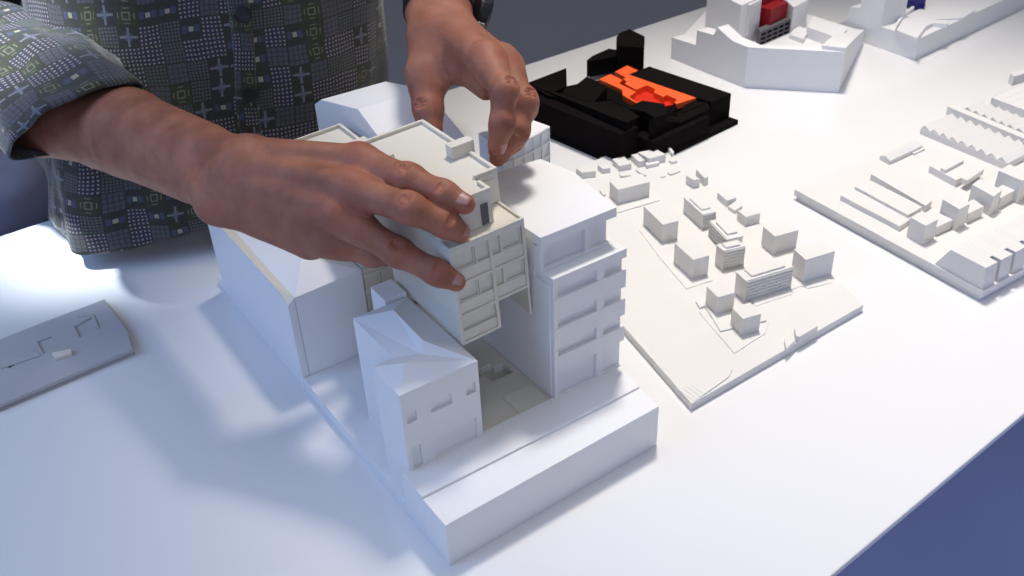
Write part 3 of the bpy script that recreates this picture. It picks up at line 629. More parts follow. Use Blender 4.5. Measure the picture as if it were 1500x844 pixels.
ramp([(500, 236), (665, 300), (690, 240), (750, 175), (800, 150), (1020, 140), (1120, 80), (820, 20), (655, 80), (560, 130)], hq + 0.003)
bl_ = root('blue_insert', at(1345, 2, hq), 'small dark blue star shaped piece on the top right model', 'model insert')
m = MB(); ts = [at(*w2(*p), hq + 0.012) for p in ((575, 0), (640, 18), (655, 28), (700, 24), (725, 30), (718, 8), (735, -20), (600, -30))]
m.solid([np.array([v[0], v[1], hq + 0.002]) for v in ts], ts); m.build('blue_piece', NAVY, bl_, bevel=0.0002)
# ------------------------------------------------------------------ flat grey model at the left edge
def w3(x, y): return (x / 4.964, 430 + y / 4.964)
lm = root('courtyard_model', at(80, 520), 'flat blue grey courtyard plate model at the left edge of the table', 'site model')
zl = 0.007
pts = [w3(*p) for p in ((-60, 835), (20, 800), (970, 402), (935, 290), (860, 180), (760, 42), (300, 215), (0, 335), (-60, 360))]
def sunk(mat):
    import bmesh
holes_px = [[(270, 350), (370, 310), (435, 385), (315, 440)], [(540, 240), (665, 170), (710, 250), (580, 320)], [(30, 470), (125, 450), (150, 495), (65, 545)]]
m = MB(); m.solid([at(x, y, zl) * np.array([1, 1, 0]) for x, y in pts], [at(x, y, zl - 0.003) for x, y in pts]); m.build('base_plate', SLATE, lm)
# upper layer cut by courtyards (boolean kept as separate strips around each courtyard)
up_ = MB(); up_.solid([at(x, y, zl) - np.array([0, 0, 0.0029]) for x, y in pts], [at(x, y, zl) for x, y in pts]); upo = up_.build('upper_plate', SLATE, lm, bevel=0)
for hp in holes_px:
    c_ = MB(); q = [at(*w3(*p), zl) for p in hp]; c_.solid([v - np.array([0, 0, 0.0018]) for v in q], [v + np.array([0, 0, 0.004]) for v in q]); co = c_.build('cut', SLATE, None, bevel=0)
    bpy.context.view_layer.update()
    bo = upo.modifiers.new('court', 'BOOLEAN'); bo.object = co; bo.operation = 'DIFFERENCE'; bo.solver = 'EXACT'
    bpy.context.view_layer.update()
    dg = bpy.context.evaluated_depsgraph_get(); me = bpy.data.meshes.new_from_object(upo.evaluated_get(dg)); upo.modifiers.clear(); upo.data = me
    bpy.data.objects.remove(co)
m = MB(); pxslab(m, [w3(*p) for p in ((375, 430), (515, 400), (520, 430), (400, 470))], zl + 0.0001, zl + 0.0035); m.build('pale_block', CREAM, lm, bevel=0.0002)
for p4_ in ([(750, 380), (930, 300), (965, 402), (780, 475)], [(0, 470), (230, 410), (300, 445), (140, 500), (0, 545)], [(560, 170), (660, 160), (700, 250), (720, 245), (680, 150), (590, 150)]):
    m = MB(); pxslab(m, [w3(*p) for p in p4_], zl + 0.0001, zl + 0.0012); m.build('low_step', SLATE, lm, bevel=0.0002)
# ------------------------------------------------------------------ skin, fabric materials
def skin_material():
    m, nt, b = new_mat('skin'); N = nt.nodes; L = nt.links
    tc = N.new('ShaderNodeTexCoord'); at_ = N.new('ShaderNodeAttribute'); at_.attribute_name = 'tone'
    n1 = N.new('ShaderNodeTexNoise'); n1.inputs['Scale'].default_value = 45; n1.inputs['Detail'].default_value = 5; L.new(tc.outputs['Object'], n1.inputs['Vector'])
    r1 = N.new('ShaderNodeMapRange'); r1.inputs[1].default_value = 0.35; r1.inputs[2].default_value = 0.68; L.new(n1.outputs['Fac'], r1.inputs[0])
    mix = N.new('ShaderNodeMixRGB'); L.new(r1.outputs[0], mix.inputs[0])
    mix.inputs[1].default_value = SK1; mix.inputs[2].default_value = SK2
    mx = N.new('ShaderNodeMixRGB'); L.new(at_.outputs['Fac'], mx.inputs[0]); L.new(mix.outputs[0], mx.inputs[1]); mx.inputs[2].default_value = SK3
    n3 = N.new('ShaderNodeTexNoise'); n3.inputs['Scale'].default_value = 600; n3.inputs['Detail'].default_value = 2; L.new(tc.outputs['Object'], n3.inputs['Vector'])
    n4 = N.new('ShaderNodeTexNoise'); n4.inputs['Scale'].default_value = 95; n4.inputs['Detail'].default_value = 4; L.new(tc.outputs['Object'], n4.inputs['Vector'])
    r4 = N.new('ShaderNodeMapRange'); r4.inputs[1].default_value = 0.5; r4.inputs[2].default_value = 0.75; r4.inputs[4].default_value = 0.45; L.new(n4.outputs['Fac'], r4.inputs[0])
    mo = N.new('ShaderNodeMixRGB'); L.new(r4.outputs[0], mo.inputs[0]); L.new(mx.outputs[0], mo.inputs[1]); mo.inputs[2].default_value = (0.37, 0.12, 0.085, 1)
    n5 = N.new('ShaderNodeTexNoise'); n5.inputs['Scale'].default_value = 38; n5.inputs['Detail'].default_value = 3; n5.inputs['Distortion'].default_value = 1.2; L.new(tc.outputs['Object'], n5.inputs['Vector'])
    r5 = N.new('ShaderNodeMapRange'); r5.inputs[1].default_value = 0.55; r5.inputs[2].default_value = 0.7; r5.inputs[4].default_value = 0.35; L.new(n5.outputs['Fac'], r5.inputs[0])
    mv = N.new('ShaderNodeMixRGB'); L.new(r5.outputs[0], mv.inputs[0]); L.new(mo.outputs[0], mv.inputs[1]); mv.inputs[2].default_value = (0.29, 0.15, 0.095, 1); mx = mv
    m3 = N.new('ShaderNodeMixRGB'); m3.blend_type = 'MULTIPLY'; m3.inputs[0].default_value = 0.22; L.new(mx.outputs[0], m3.inputs[1]); L.new(n3.outputs['Color'], m3.inputs[2])
    L.new(m3.outputs[0], b.inputs['Base Color'])
    b.inputs['Roughness'].default_value = 0.56; b.inputs['Specular IOR Level'].default_value = 0.30
    b.inputs['Subsurface Weight'].default_value = 0.16; b.inputs['Subsurface Radius'].default_value = (1.0, 0.35, 0.2); b.inputs['Subsurface Scale'].default_value = 0.003
    vo = N.new('ShaderNodeTexVoronoi'); vo.inputs['Scale'].default_value = 650; vo.feature = 'DISTANCE_TO_EDGE'; L.new(tc.outputs['Object'], vo.inputs['Vector'])
    n2 = N.new('ShaderNodeTexNoise'); n2.inputs['Scale'].default_value = 220; n2.inputs['Detail'].default_value = 4; L.new(tc.outputs['Object'], n2.inputs['Vector'])
    ad = N.new('ShaderNodeMath'); ad.operation = 'MULTIPLY_ADD'; L.new(vo.outputs['Distance'], ad.inputs[0]); ad.inputs[1].default_value = 0.6; L.new(n2.outputs['Fac'], ad.inputs[2])
    bp = N.new('ShaderNodeBump'); bp.inputs['Strength'].default_value = 0.45; bp.inputs['Distance'].default_value = 0.0006; L.new(ad.outputs[0], bp.inputs['Height'])
    L.new(bp.outputs[0], b.inputs['Normal']); return m
SK1 = (0.29, 0.108, 0.064, 1); SK2 = (0.41, 0.172, 0.105, 1); SK3 = (0.46, 0.125, 0.075, 1)
SKIN = skin_material()
NAIL = plaster('fingernail', (0.42, 0.215, 0.175), 0.38, 0.05, 0.05, spec=0.4)
WATCH = plaster('black_rubber', (0.012, 0.012, 0.014), 0.4)
METAL = plaster('grey_metal', (0.25, 0.25, 0.26), 0.3)
def fabric_material():
    m, nt, b = new_mat('patchwork_print_cotton'); N = nt.nodes; L = nt.links
    uv = N.new('ShaderNodeUVMap'); uv.uv_map = 'UVMap'; sp = N.new('ShaderNodeSeparateXYZ'); L.new(uv.outputs[0], sp.inputs[0])
    wpn = N.new('ShaderNodeTexNoise'); wpn.inputs['Scale'].default_value = 0.35; wpn.inputs['Detail'].default_value = 3; L.new(uv.outputs[0], wpn.inputs['Vector']); wps = N.new('ShaderNodeSeparateColor'); L.new(wpn.outputs['Color'], wps.inputs[0])
    u, v = G(nt, sp.outputs[0]) + G(nt, wps.outputs[0]) * 0.5, G(nt, sp.outputs[1]) + G(nt, wps.outputs[1]) * 0.5; cu, cv = u.fl(), v.fl(); fu, fv = u.fr(), v.fr()
    cb = N.new('ShaderNodeCombineXYZ'); L.new(cu.s, cb.inputs[0]); L.new(cv.s, cb.inputs[1])
    wn = N.new('ShaderNodeTexWhiteNoise'); wn.noise_dimensions = '2D'; L.new(cb.outputs[0], wn.inputs['Vector'])
    r = G(nt, wn.outputs['Value'])
    def sel(a, b_): return r.gt(a) * r.lt(b_)
    x, y = (fu - 0.5).abs(), (fv - 0.5).abs(); inside = x.lt(0.46) * y.lt(0.46)
    def grid(n, wd):
        a, b_ = ((fu * n).fr() - 0.5).abs(), ((fv * n).fr() - 0.5).abs(); return a.lt(wd) * b_.lt(wd) * inside
    dots = grid(5.0, 0.23) * sel(0.0, 0.24)
    plaid = (grid(4.0, 0.42)) * sel(0.24, 0.42)
    cheb = x.mx(y)
    ringm = (cheb.gt(0.13) * cheb.lt(0.19)) ._m('ADD', (x.gt(0.32) * x.lt(0.37) * y.lt(0.14))) ._m('ADD', (y.gt(0.32) * y.lt(0.37) * x.lt(0.14)))
    ringm = ringm * sel(0.42, 0.60)
    cross = ((x.lt(0.06) * y.lt(0.44))._m('ADD', y.lt(0.06) * x.lt(0.44)))._m('MINIMUM', 1.0) * sel(0.60, 0.76)
    crossb = (cheb.lt(0.17)) * sel(0.60, 0.76)
    small = (cheb.lt(0.12)) * sel(0.76, 0.88)
    smallb = (x.gt(0.18) * x.lt(0.42) * y.lt(0.18)) * sel(0.76, 0.88)
    fine = grid(6.0, 0.33) * sel(0.88, 1.01)
    base = N.new('ShaderNodeMixRGB'); base.inputs[0].default_value = 0; base.inputs[1].default_value = (0.040, 0.040, 0.032, 1)
    cur = base.outputs[0]
    w2_ = G(nt, wn.outputs['Color'])
    def over(cur, fac, col):
        n = N.new('ShaderNodeMixRGB'); L.new(fac.s if isinstance(fac, G) else fac, n.inputs[0]); L.new(cur, n.inputs[1]); n.inputs[2].default_value = col; return n.outputs[0]
    cur = over(cur, (sel(0.0, 0.24) * inside) * 0.6, (0.040, 0.036, 0.062, 1))
    cur = over(cur, (sel(0.42, 0.60) * inside) * 0.6, (0.050, 0.056, 0.022, 1))
    cur = over(cur, dots * 0.85, (0.36, 0.31, 0.30, 1)); cur = over(cur, plaid * 0.6, (0.12, 0.12, 0.14, 1)); cur = over(cur, ringm * 0.6, (0.25, 0.26, 0.17, 1))
    cur = over(cur, cross * 0.6, (0.27, 0.27, 0.29, 1)); cur = over(cur, crossb * 0.5, (0.12, 0.13, 0.20, 1)); cur = over(cur, smallb * 0.5, (0.09, 0.10, 0.19, 1)); cur = over(cur, small * 0.8, (0.45, 0.42, 0.30, 1))
    cur = over(cur, fine * 0.5, (0.17, 0.185, 0.19, 1))
    tc = N.new('ShaderNodeTexCoord'); no = N.new('ShaderNodeTexNoise'); no.inputs['Scale'].default_value = 420; no.inputs['Detail'].default_value = 3; L.new(tc.outputs['Object'], no.inputs['Vector'])
    mm = N.new('ShaderNodeMixRGB'); mm.blend_type = 'MULTIPLY'; mm.inputs[0].default_value = 0.55; L.new(cur, mm.inputs[1]); L.new(no.outputs['Color'], mm.inputs[2])
    g = N.new('ShaderNodeGamma'); g.inputs[1].default_value = 0.93; L.new(mm.outputs[0], g.inputs[0])
    L.new(g.outputs[0], b.inputs['Base Color']); b.inputs['Roughness'].default_value = 0.85; b.inputs['Specular IOR Level'].default_value = 0.15
    b.inputs['Sheen Weight'].default_value = 0.25; b.inputs['Sheen Roughness'].default_value = 0.5
    n2 = N.new('ShaderNodeTexNoise'); n2.inputs['Scale'].default_value = 1100; L.new(tc.outputs['Object'], n2.inputs['Vector'])
    bp = N.new('ShaderNodeBump'); bp.inputs['Strength'].default_value = 0.35; bp.inputs['Distance'].default_value = 0.0008; L.new(n2.outputs['Fac'], bp.inputs['Height']); L.new(bp.outputs[0], b.inputs['Normal'])
    return m
FABRIC = fabric_material()
DENIM = plaster('blue_grey_cloth', (0.10, 0.12, 0.22), 0.8, 0.25, 0.5, scale=120)
# ------------------------------------------------------------------ body by distance fields
def norm(v): return v / (np.linalg.norm(v) + 1e-12)
class Field:
    """blends tapered capsules in a box and turns the surface into a mesh with surface nets"""
    def __init__(s, pts, pad, vox):
        P = np.array(pts); c = P.mean(0); u, sv, vt = np.linalg.svd(P - c, full_matrices=False)
        if np.linalg.det(vt) < 0: vt[2] *= -1
        s.A = vt; q = P @ vt.T; s.lo = q.min(0) - pad; s.vox = vox; s.n = np.ceil((q.max(0) + pad - s.lo) / vox).astype(int) + 1
        s.g = {}
    def grp(s, name):
        if name not in s.g: s.g[name] = np.full(s.n, 0.05, np.float32)
        return s.g[name]
    def _slice(s, a, b, r):
        lo = np.minimum(a, b) - r; hi = np.maximum(a, b) + r
        i0 = np.clip(((lo - s.lo) / s.vox).astype(int), 0, s.n - 1); i1 = np.clip(((hi - s.lo) / s.vox).astype(int) + 2, 1, s.n)
        ax = [s.lo[k] + s.vox * np.arange(i0[k], i1[k]) for k in range(3)]
        return tuple(slice(i0[k], i1[k]) for k in range(3)), ax
    def cap(s, name, a, b, ra, rb, k=0.004, sub=False, flat=None):
        a = s.A @ np.array(a); b = s.A @ np.array(b); g = s.grp(name); sl, ax = s._slice(a, b, max(ra, rb) + 0.02 if not sub else max(ra, rb) + 0.006)
        X = ax[0][:, None, None] - a[0]; Y = ax[1][None, :, None] - a[1]; Z = ax[2][None, None, :] - a[2]; d = b - a; L2 = d @ d + 1e-12
        t = np.clip((X * d[0] + Y * d[1] + Z * d[2]) / L2, 0, 1)
        dx, dy, dz = X - t * d[0], Y - t * d[1], Z - t * d[2]
        if flat is not None:                # squash along one direction
            f = s.A @ norm(np.array(flat[0])); w_ = flat[1]; pf = dx * f[0] + dy * f[1] + dz * f[2]; dist = np.sqrt(dx * dx + dy * dy + dz * dz + pf * pf * (w_ * w_ - 1))
        else: dist = np.sqrt(dx * dx + dy * dy + dz * dz)
        v = (dist - (ra + (rb - ra) * t)).astype(np.float32); o = g[sl]
        if sub:
            h = np.clip(0.5 - 0.5 * (o + v) / k, 0, 1); g[sl] = o * (1 - h) - v * h + k * h * (1 - h)
        else:
            h = np.clip(0.5 + 0.5 * (o - v) / k, 0, 1); g[sl] = o * (1 - h) + v * h - k * h * (1 - h)
    def merge(s, names, k, out):
        r = s.g[names[0]]
        for n in names[1:]:
            v = s.g[n]; h = np.clip(0.5 + 0.5 * (r - v) / k, 0, 1); r = r * (1 - h) + v * h - k * h * (1 - h)
        for n in names: s.g.pop(n, None)
        s.g[out] = r
    def mesh(s, name, smooth=2):
        F = s.g[name]; n0, n1, n2 = F.shape; neg = F < 0
        c = np.zeros((n0 - 1, n1 - 1, n2 - 1), np.int8)
        for i in (0, 1):
            for j in (0, 1):
                for k in (0, 1): c += neg[i:n0 - 1 + i, j:n1 - 1 + j, k:n2 - 1 + k]
        act = (c > 0) & (c < 8); idx = np.argwhere(act); ids = np.full(act.shape, -1, np.int32); ids[act] = np.arange(len(idx))
        acc = np.zeros((len(idx), 3)); cnt = np.zeros(len(idx)); corners = [(i, j, k) for i in (0, 1) for j in (0, 1) for k in (0, 1)]
        val = {q: F[idx[:, 0] + q[0], idx[:, 1] + q[1], idx[:, 2] + q[2]] for q in corners}
        for q in corners:
            for ax in range(3):
                if q[ax] == 0:
                    r = list(q); r[ax] = 1; r = tuple(r); va, vb = val[q], val[r]; m = (va < 0) != (vb < 0); t = np.where(m, va / np.where(m, va - vb, 1), 0)
                    p = np.array(q, float)[None, :].repeat(len(idx), 0); p[:, ax] += t; acc[m] += p[m]; cnt[m] += 1
        V = (idx + acc / cnt[:, None]) * s.vox + s.lo; faces = []
        for ax in range(3):
            a = [slice(None)] * 3; b = [slice(None)] * 3; a[ax] = slice(0, -1); b[ax] = slice(1, None); A_, B_ = neg[tuple(a)], neg[tuple(b)]; E = np.argwhere(A_ != B_)
            o1, o2 = (ax + 1) % 3, (ax + 2) % 3; E = E[(E[:, o1] > 0) & (E[:, o2] > 0) & (E[:, o1] < F.shape[o1] - 1) & (E[:, o2] < F.shape[o2] - 1)]
            q = []
            for (d1, d2) in ((-1, -1), (0, -1), (0, 0), (-1, 0)):
                e = E.copy(); e[:, o1] += d1; e[:, o2] += d2; q.append(ids[e[:, 0], e[:, 1], e[:, 2]])
            q = np.stack(q, 1); fl = ~A_[E[:, 0], E[:, 1], E[:, 2]]; q[fl] = q[fl][:, ::-1]; faces.append(q)
        Fc = np.concatenate(faces)
        for _ in range(smooth):
            sm_ = np.zeros_like(V); ct = np.zeros(len(V))
            for i in range(4):
                a, b = Fc[:, i], Fc[:, (i + 1) % 4]
                for ax in range(3): sm_[:, ax] += np.bincount(a, V[b, ax], len(V)) + np.bincount(b, V[a, ax], len(V))
                ct += np.bincount(a, minlength=len(V)) + np.bincount(b, minlength=len(V))
            V = V * 0.4 + 0.6 * sm_ / ct[:, None]
        return V @ s.A, Fc
def np_mesh(name, parts, mat, parent, tones=None):
    V = []; Fs = []; o = 0
    for v, f in parts: V.append(v); Fs.append(f + o); o += len(v)
    V = np.concatenate(V); Fs = np.concatenate(Fs); off = np.array(abs_loc(parent))
    me = bpy.data.meshes.new(name); me.vertices.add(len(V)); me.vertices.foreach_set('co', (V - off).astype(np.float32).ravel())
    me.loops.add(len(Fs) * 4); me.loops.foreach_set('vertex_index', Fs.astype(np.int32).ravel()); me.polygons.add(len(Fs))
    me.polygons.foreach_set('loop_start', np.arange(len(Fs), dtype=np.int32) * 4); me.polygons.foreach_set('loop_total', np.full(len(Fs), 4, np.int32))
    me.polygons.foreach_set('use_smooth', np.ones(len(Fs), bool)); me.update(calc_edges=True)
    if tones is not None:
        t = np.zeros(len(V))
        for p, r, a in tones: t = np.maximum(t, a * np.exp(-((V - p) ** 2).sum(1) / (r * r)))
        at_ = me.attributes.new('tone', 'FLOAT', 'POINT'); at_.data.foreach_set('value', t.astype(np.float32))
    me.materials.append(mat); ob = bpy.data.objects.new(name, me); COL.objects.link(ob); ob.parent = parent
    return ob
def nail(parent, tip, dirn, up, r, ln=0.0115, wd=0.0095):
    """thin curved plate on the back of a fingertip"""
    d = norm(dirn); n = norm(up - d * (up @ d)); l = np.cross(d, n); m = MB(); nu, nv = 7, 9; top = []; bot = []
    for i in range(nu):
        tt = i / (nu - 1); yy = (tt - 0.62) * ln; wv = wd * (0.80 + 0.2 * math.sin(math.pi * min(1, tt * 1.3))) * (1 - 0.35 * max(0, (tt - 0.75) / 0.25) ** 2) * (1 - 0.3 * max(0, (0.15 - tt) / 0.15))
        for j in range(nv):
            s_ = (j / (nv - 1) - 0.5) * 2; ang = s_ * wv / 2 / r * 0.93
            rr = r * (1 - 0.16 * max(0, (tt - 0.35) / 0.65) ** 2) + 0.00035
            p = tip + d * yy + (n * math.cos(ang) + l * math.sin(ang)) * rr; top.append(p); bot.append(p - n * 0.0009)
    m.v = [tuple(p) for p in top + bot]; k = nu * nv
    for i in range(nu - 1):
        for j in range(nv - 1):
            a = i * nv + j; m.f += [(a, a + 1, a + nv + 1, a + nv), (k + a, k + a + nv, k + a + nv + 1, k + a + 1)]
    for i in range(nu - 1): a = i * nv; m.f += [(a, a + nv, k + a + nv, k + a)]; a += nv - 1; m.f += [(a, k + a, k + a + nv, a + nv)]
    for j in range(nv - 1): m.f += [(j, k + j, k + j + 1, j + 1)]; a = (nu - 1) * nv + j; m.f += [(a, a + 1, k + a + 1, k + a)]
    o = m.build('fingernail', NAIL, parent, bevel=0)
    for p in o.data.polygons: p.use_smooth = True
    return o
person = root('person', (-0.30, 1.05, -0.75), 'person in dark patchwork print shirt holding the cream model building with both hands', 'person')
tones = []; nails = []
def finger(fd, name, chain, radii, up, creases=True, knuckle=True, nail_up=None, nl=None):
    pts = [cp(*c) if len(c) == 3 else np.array(c) for c in chain]; n = len(pts)
    for i in range(n - 1):
        fd.cap(name, pts[i], pts[i + 1], radii[i], radii[i + 1], 0.0035)
    for i in range(n):
        d = norm(pts[min(i + 1, n - 1)] - pts[max(i - 1, 0)]); u_ = norm(up - d * (up @ d)); l = np.cross(d, u_); r = radii[i]
        if 0 < i < n - 1 and knuckle:
            kb = (0.22, 0.90) if i == 1 else (0.12, 0.88); fd.cap(name, pts[i] + u_ * r * kb[0] - d * 0.002, pts[i] + u_ * r * kb[0] + d * 0.002, r * kb[1], r * (kb[1] - 0.02), 0.006)
            if creases:
                for s_ in ((-0.0026, 0.0, 0.0026) if i == 1 else (-0.0009, 0.0013)):
                    q = pts[i] + d * s_ + u_ * r * 1.15; w = 0.0046 - abs(s_) * 0.4
                    fd.cap(name, q - l * w - u_ * 0.0010, q, 0.0003, 0.0005, 0.0021, sub=True); fd.cap(name, q, q + l * w - u_ * 0.0010, 0.0005, 0.0003, 0.0021, sub=True)
                q = pts[i] - u_ * r * 0.98; fd.cap(name, q - l * 0.005, q + l * 0.005, 0.0005, 0.0005, 0.0012, sub=True)
            tones.append((pts[i] + u_ * r, 0.0085, 0.30))
        if i == n - 1:
            tones.append((pts[i] + d * r, 0.010, 0.7)); nu = nail_up if nail_up is not None else up
            ddd = norm(pts[-1] - pts[-2]); nails.append((pts[i], ddd, np.array(nu), r, nl))
    return pts
tocam = lambda p: norm(CP - p)
# ---- the person's right arm (left in the picture)
UPW = norm(tocam(cp(560, 300, 0.63)) * 0.75 + np.array([0, 0, 1.0]) * 0.7)
rp = [(-60, 95, 1.02), (60, 160, 0.885), (680, 300, 0.60), (430, 400, 0.68), (460, 200, 0.66), (640, 430, 0.62)]
fd = Field([cp(*p) for p in rp], 0.062, 0.0009)
W1, W2 = cp(353, 233, 0.668), cp(313, 281, 0.674)
P_ = 'palm'
fd.cap(P_, cp(60, 168, 0.885), cp(190, 193, 0.79), 0.038, 0.0325, 0.01); fd.cap(P_, cp(190, 193, 0.79), cp(300, 238, 0.705), 0.032, 0.0235, 0.012)
fd.cap(P_, cp(-60, 95, 1.02), cp(60, 160, 0.885), 0.044, 0.042, 0.01)
fd.cap(P_, cp(170, 170, 0.812), W1, 0.0230, 0.0148, 0.014); fd.cap(P_, cp(158, 206, 0.822), W2, 0.0235, 0.0148, 0.014)
fd.cap(P_, cp(318, 296, 0.668), cp(322, 292, 0.668), 0.0125, 0.0125, 0.010)      # ulna bump
MI, MM, MR, MP = (527, 238, 0.650), (514, 277, 0.634), (500, 318, 0.636), (478, 350, 0.652)
for q, w_, r0, r1 in ((MI, (368, 229, 0.668), 0.0140, 0.0122), (MM, (352, 250, 0.664), 0.0142, 0.0128), (MR, (335, 275, 0.665), 0.0142, 0.0122), (MP, (322, 300, 0.672), 0.0145, 0.0118)):
    fd.cap(P_, cp(*w_), cp(*q), r0, r1, 0.011)
fd.cap(P_, cp(345, 255, 0.672), cp(470, 300, 0.662), 0.0170, 0.0180, 0.012)
fd.cap(P_, cp(400, 318, 0.672), cp(455, 352, 0.665), 0.0165, 0.0140, 0.010)      # heel on the little finger side
fd.cap(P_, cp(380, 235, 0.683), cp(455, 250, 0.690), 0.015, 0.0125, 0.012)       # ball of the thumb
upv = UPW
for q, w_ in ((MI, (372, 232, 0.668)), (MM, (356, 252, 0.664)), (MR, (342, 275, 0.665))):     # tendons and knuckles
    a, b = cp(*q), cp(*w_); fd.cap(P_, a + upv * 0.0105, b * 0.75 + a * 0.25 + upv * 0.0128, 0.0026, 0.0020, 0.007)
    fd.cap(P_, a + upv * 0.0040, a + upv * 0.0042, 0.0098, 0.0098, 0.005); tones.append((a + upv * 0.012, 0.013, 0.35))
a = cp(*MP); fd.cap(P_, a + upv * 0.003, a + upv * 0.003, 0.0092, 0.0092, 0.005)
def vein(chain, h=0.0150):
    q = [cp(*c) for c in chain]
    for i in range(len(q) - 1): fd.cap(P_, q[i] + upv * h, q[i + 1] + upv * h, 0.0011, 0.0011, 0.0032)
vein([(345, 318, 0.668), (372, 300, 0.664), (398, 283, 0.661), (420, 284, 0.658), (447, 268, 0.652), (480, 262, 0.644)], 0.0156)
vein([(372, 300, 0.664), (405, 312, 0.661), (440, 305, 0.654), (470, 318, 0.648)], 0.0156)
finger(fd, 'f1', [MI, (600, 263, 0.6205), (650, 285, 0.609), (681, 299, 0.604)], [0.0110, 0.0096, 0.0084, 0.0068], upv)
finger(fd, 'f2', [MM, (600, 306, 0.601), (652, 328, 0.6075), (673, 340, 0.613)], [0.0112, 0.0097, 0.0085, 0.0070], upv)
finger(fd, 'f3', [MR, (583, 370, 0.6235), (641, 400, 0.617), (668, 413, 0.6175)], [0.0108, 0.0093, 0.0080, 0.0064], upv)
finger(fd, 'f4', [MP, (545, 372, 0.652), (563, 372, 0.676), (548, 362, 0.690)], [0.0102, 0.0086, 0.0076, 0.0064], upv, nl='skip')
finger(fd, 'f5', [(425, 250, 0.692), (470, 258, 0.705), (500, 262, 0.716)], [0.0120, 0.0105, 0.0085], norm(np.array([-0.3, 0.2, 1.0])), nl='skip')
fd.cap(P_, cp(*MI), cp(545, 246, 0.643), 0.0112, 0.0104, 0.006); fd.cap(P_, cp(*MM), cp(540, 287, 0.624), 0.0112, 0.0104, 0.006); fd.cap(P_, cp(*MR), cp(528, 335, 0.632), 0.0110, 0.0102, 0.006); fd.cap(P_, cp(*MP), cp(500, 358, 0.652), 0.0108, 0.0100, 0.006)
fd.merge(['f1', 'f2', 'f3', 'f4', 'f5'], 0.0012, 'fin'); fd.merge([P_, 'fin'], 0.0075, 'all')
armR = fd.mesh('all'); del fd
# ---- the person's left arm (centre of the picture)
UPL = norm(tocam(cp(700, 120, 0.68)) * 0.8 + np.array([0.55, 0.1, 0.3]))
lp = [(640, -250, 0.99), (640, -60, 0.86), (640, 200, 0.71), (775, 150, 0.66), (735, 225, 0.64), (780, 160, 0.74), (620, 150, 0.75)]
fd = Field([cp(*p) for p in lp], 0.055, 0.0009)
fd.cap(P_, cp(640, -260, 1.0), cp(640, -60, 0.86), 0.040, 0.031, 0.01)
fd.cap(P_, cp(624, -50, 0.85), cp(625, 40, 0.762), 0.024, 0.0140, 0.012); fd.cap(P_, cp(660, -50, 0.85), cp(662, 34, 0.765), 0.024, 0.0150, 0.012)
fd.cap(P_, cp(640, 0, 0.80), cp(645, 60, 0.752), 0.024, 0.020, 0.012)
LI, LM, LR, LP = (712, 88, 0.684), (733, 92, 0.704), (742, 98, 0.728), (735, 108, 0.750)
for q, w_, r0, r1 in ((LI, (655, 48, 0.754), 0.0150, 0.0122), (LM, (664, 46, 0.762), 0.0150, 0.0125), (LR, (666, 50, 0.772), 0.0145, 0.0118), (LP, (660, 56, 0.782), 0.0140, 0.0108)):
    fd.cap(P_, cp(*w_), cp(*q), r0, r1, 0.011)
fd.cap(P_, cp(665, 82, 0.742), cp(695, 92, 0.728), 0.0150, 0.0130, 0.010)
fd.cap(P_, cp(630, 62, 0.752), cp(622, 112, 0.738), 0.0170, 0.0125, 0.012)       # ball of the thumb
fd.cap(P_, cp(628, 95, 0.742), cp(672, 100, 0.728), 0.0100, 0.0095, 0.013); fd.cap(P_, cp(636, 108, 0.736), cp(648, 127, 0.731), 0.0060, 0.0042, 0.010); fd.cap(P_, cp(682, 108, 0.722), cp(712, 130, 0.694), 0.0085, 0.0085, 0.010)      # web
for q, w_ in ((LI, (660, 46, 0.752)), (LM, (668, 44, 0.760))):
    a, b = cp(*q), cp(*w_); fd.cap(P_, a + UPL * 0.011, b * 0.6 + a * 0.4 + UPL * 0.0120, 0.0018, 0.0014, 0.005); fd.cap(P_, a + UPL * 0.004, a + UPL * 0.004, 0.0100, 0.0100, 0.005)
    tones.append((a + UPL * 0.01, 0.013, 0.35))
finger(fd, 'g1', [LI, (738, 134, 0.650), (735, 182, 0.650), (728, 213, 0.658)], [0.0115, 0.0092, 0.0080, 0.0066], UPL, nail_up=norm(tocam(cp(728, 213, 0.65)) * 0.35 + RC[:, 0] * 0.9 - RC[:, 1] * 0.25))
finger(fd, 'g2', [LM, (767, 150, 0.676), (757, 194, 0.672), (735, 226, 0.678)], [0.0115, 0.0094, 0.0080, 0.0066], UPL, nl='skip')
finger(fd, 'g3', [LR, (768, 158, 0.704), (752, 204, 0.700), (729, 232, 0.702)], [0.0112, 0.0088, 0.0076, 0.0062], UPL, creases=False, nl='skip')
finger(fd, 'g4', [LP, (752, 158, 0.728), (742, 196, 0.726), (726, 222, 0.726)], [0.0100, 0.0078, 0.0068, 0.0056], UPL, creases=False, nl='skip')
finger(fd, 'g5', [(622, 110, 0.738), (628, 160, 0.731), (631, 188, 0.727)], [0.0128, 0.0112, 0.0092], norm(tocam(cp(628, 150, 0.73)) - RC[:, 0] * 0.5), nl='skip')
fd.cap(P_, cp(*LI), cp(722, 105, 0.672), 0.0118, 0.0104, 0.006); fd.cap(P_, cp(*LM), cp(746, 112, 0.694), 0.0118, 0.0104, 0.006); fd.cap(P_, cp(*LR), cp(750, 118, 0.722), 0.0115, 0.0100, 0.006)
fd.cap(P_, cp(622, 105, 0.738), cp(624, 128, 0.735), 0.0128, 0.0118, 0.006)
fd.merge(['g1', 'g2', 'g3', 'g4', 'g5'], 0.0012, 'fin'); fd.merge([P_, 'fin'], 0.0075, 'all')
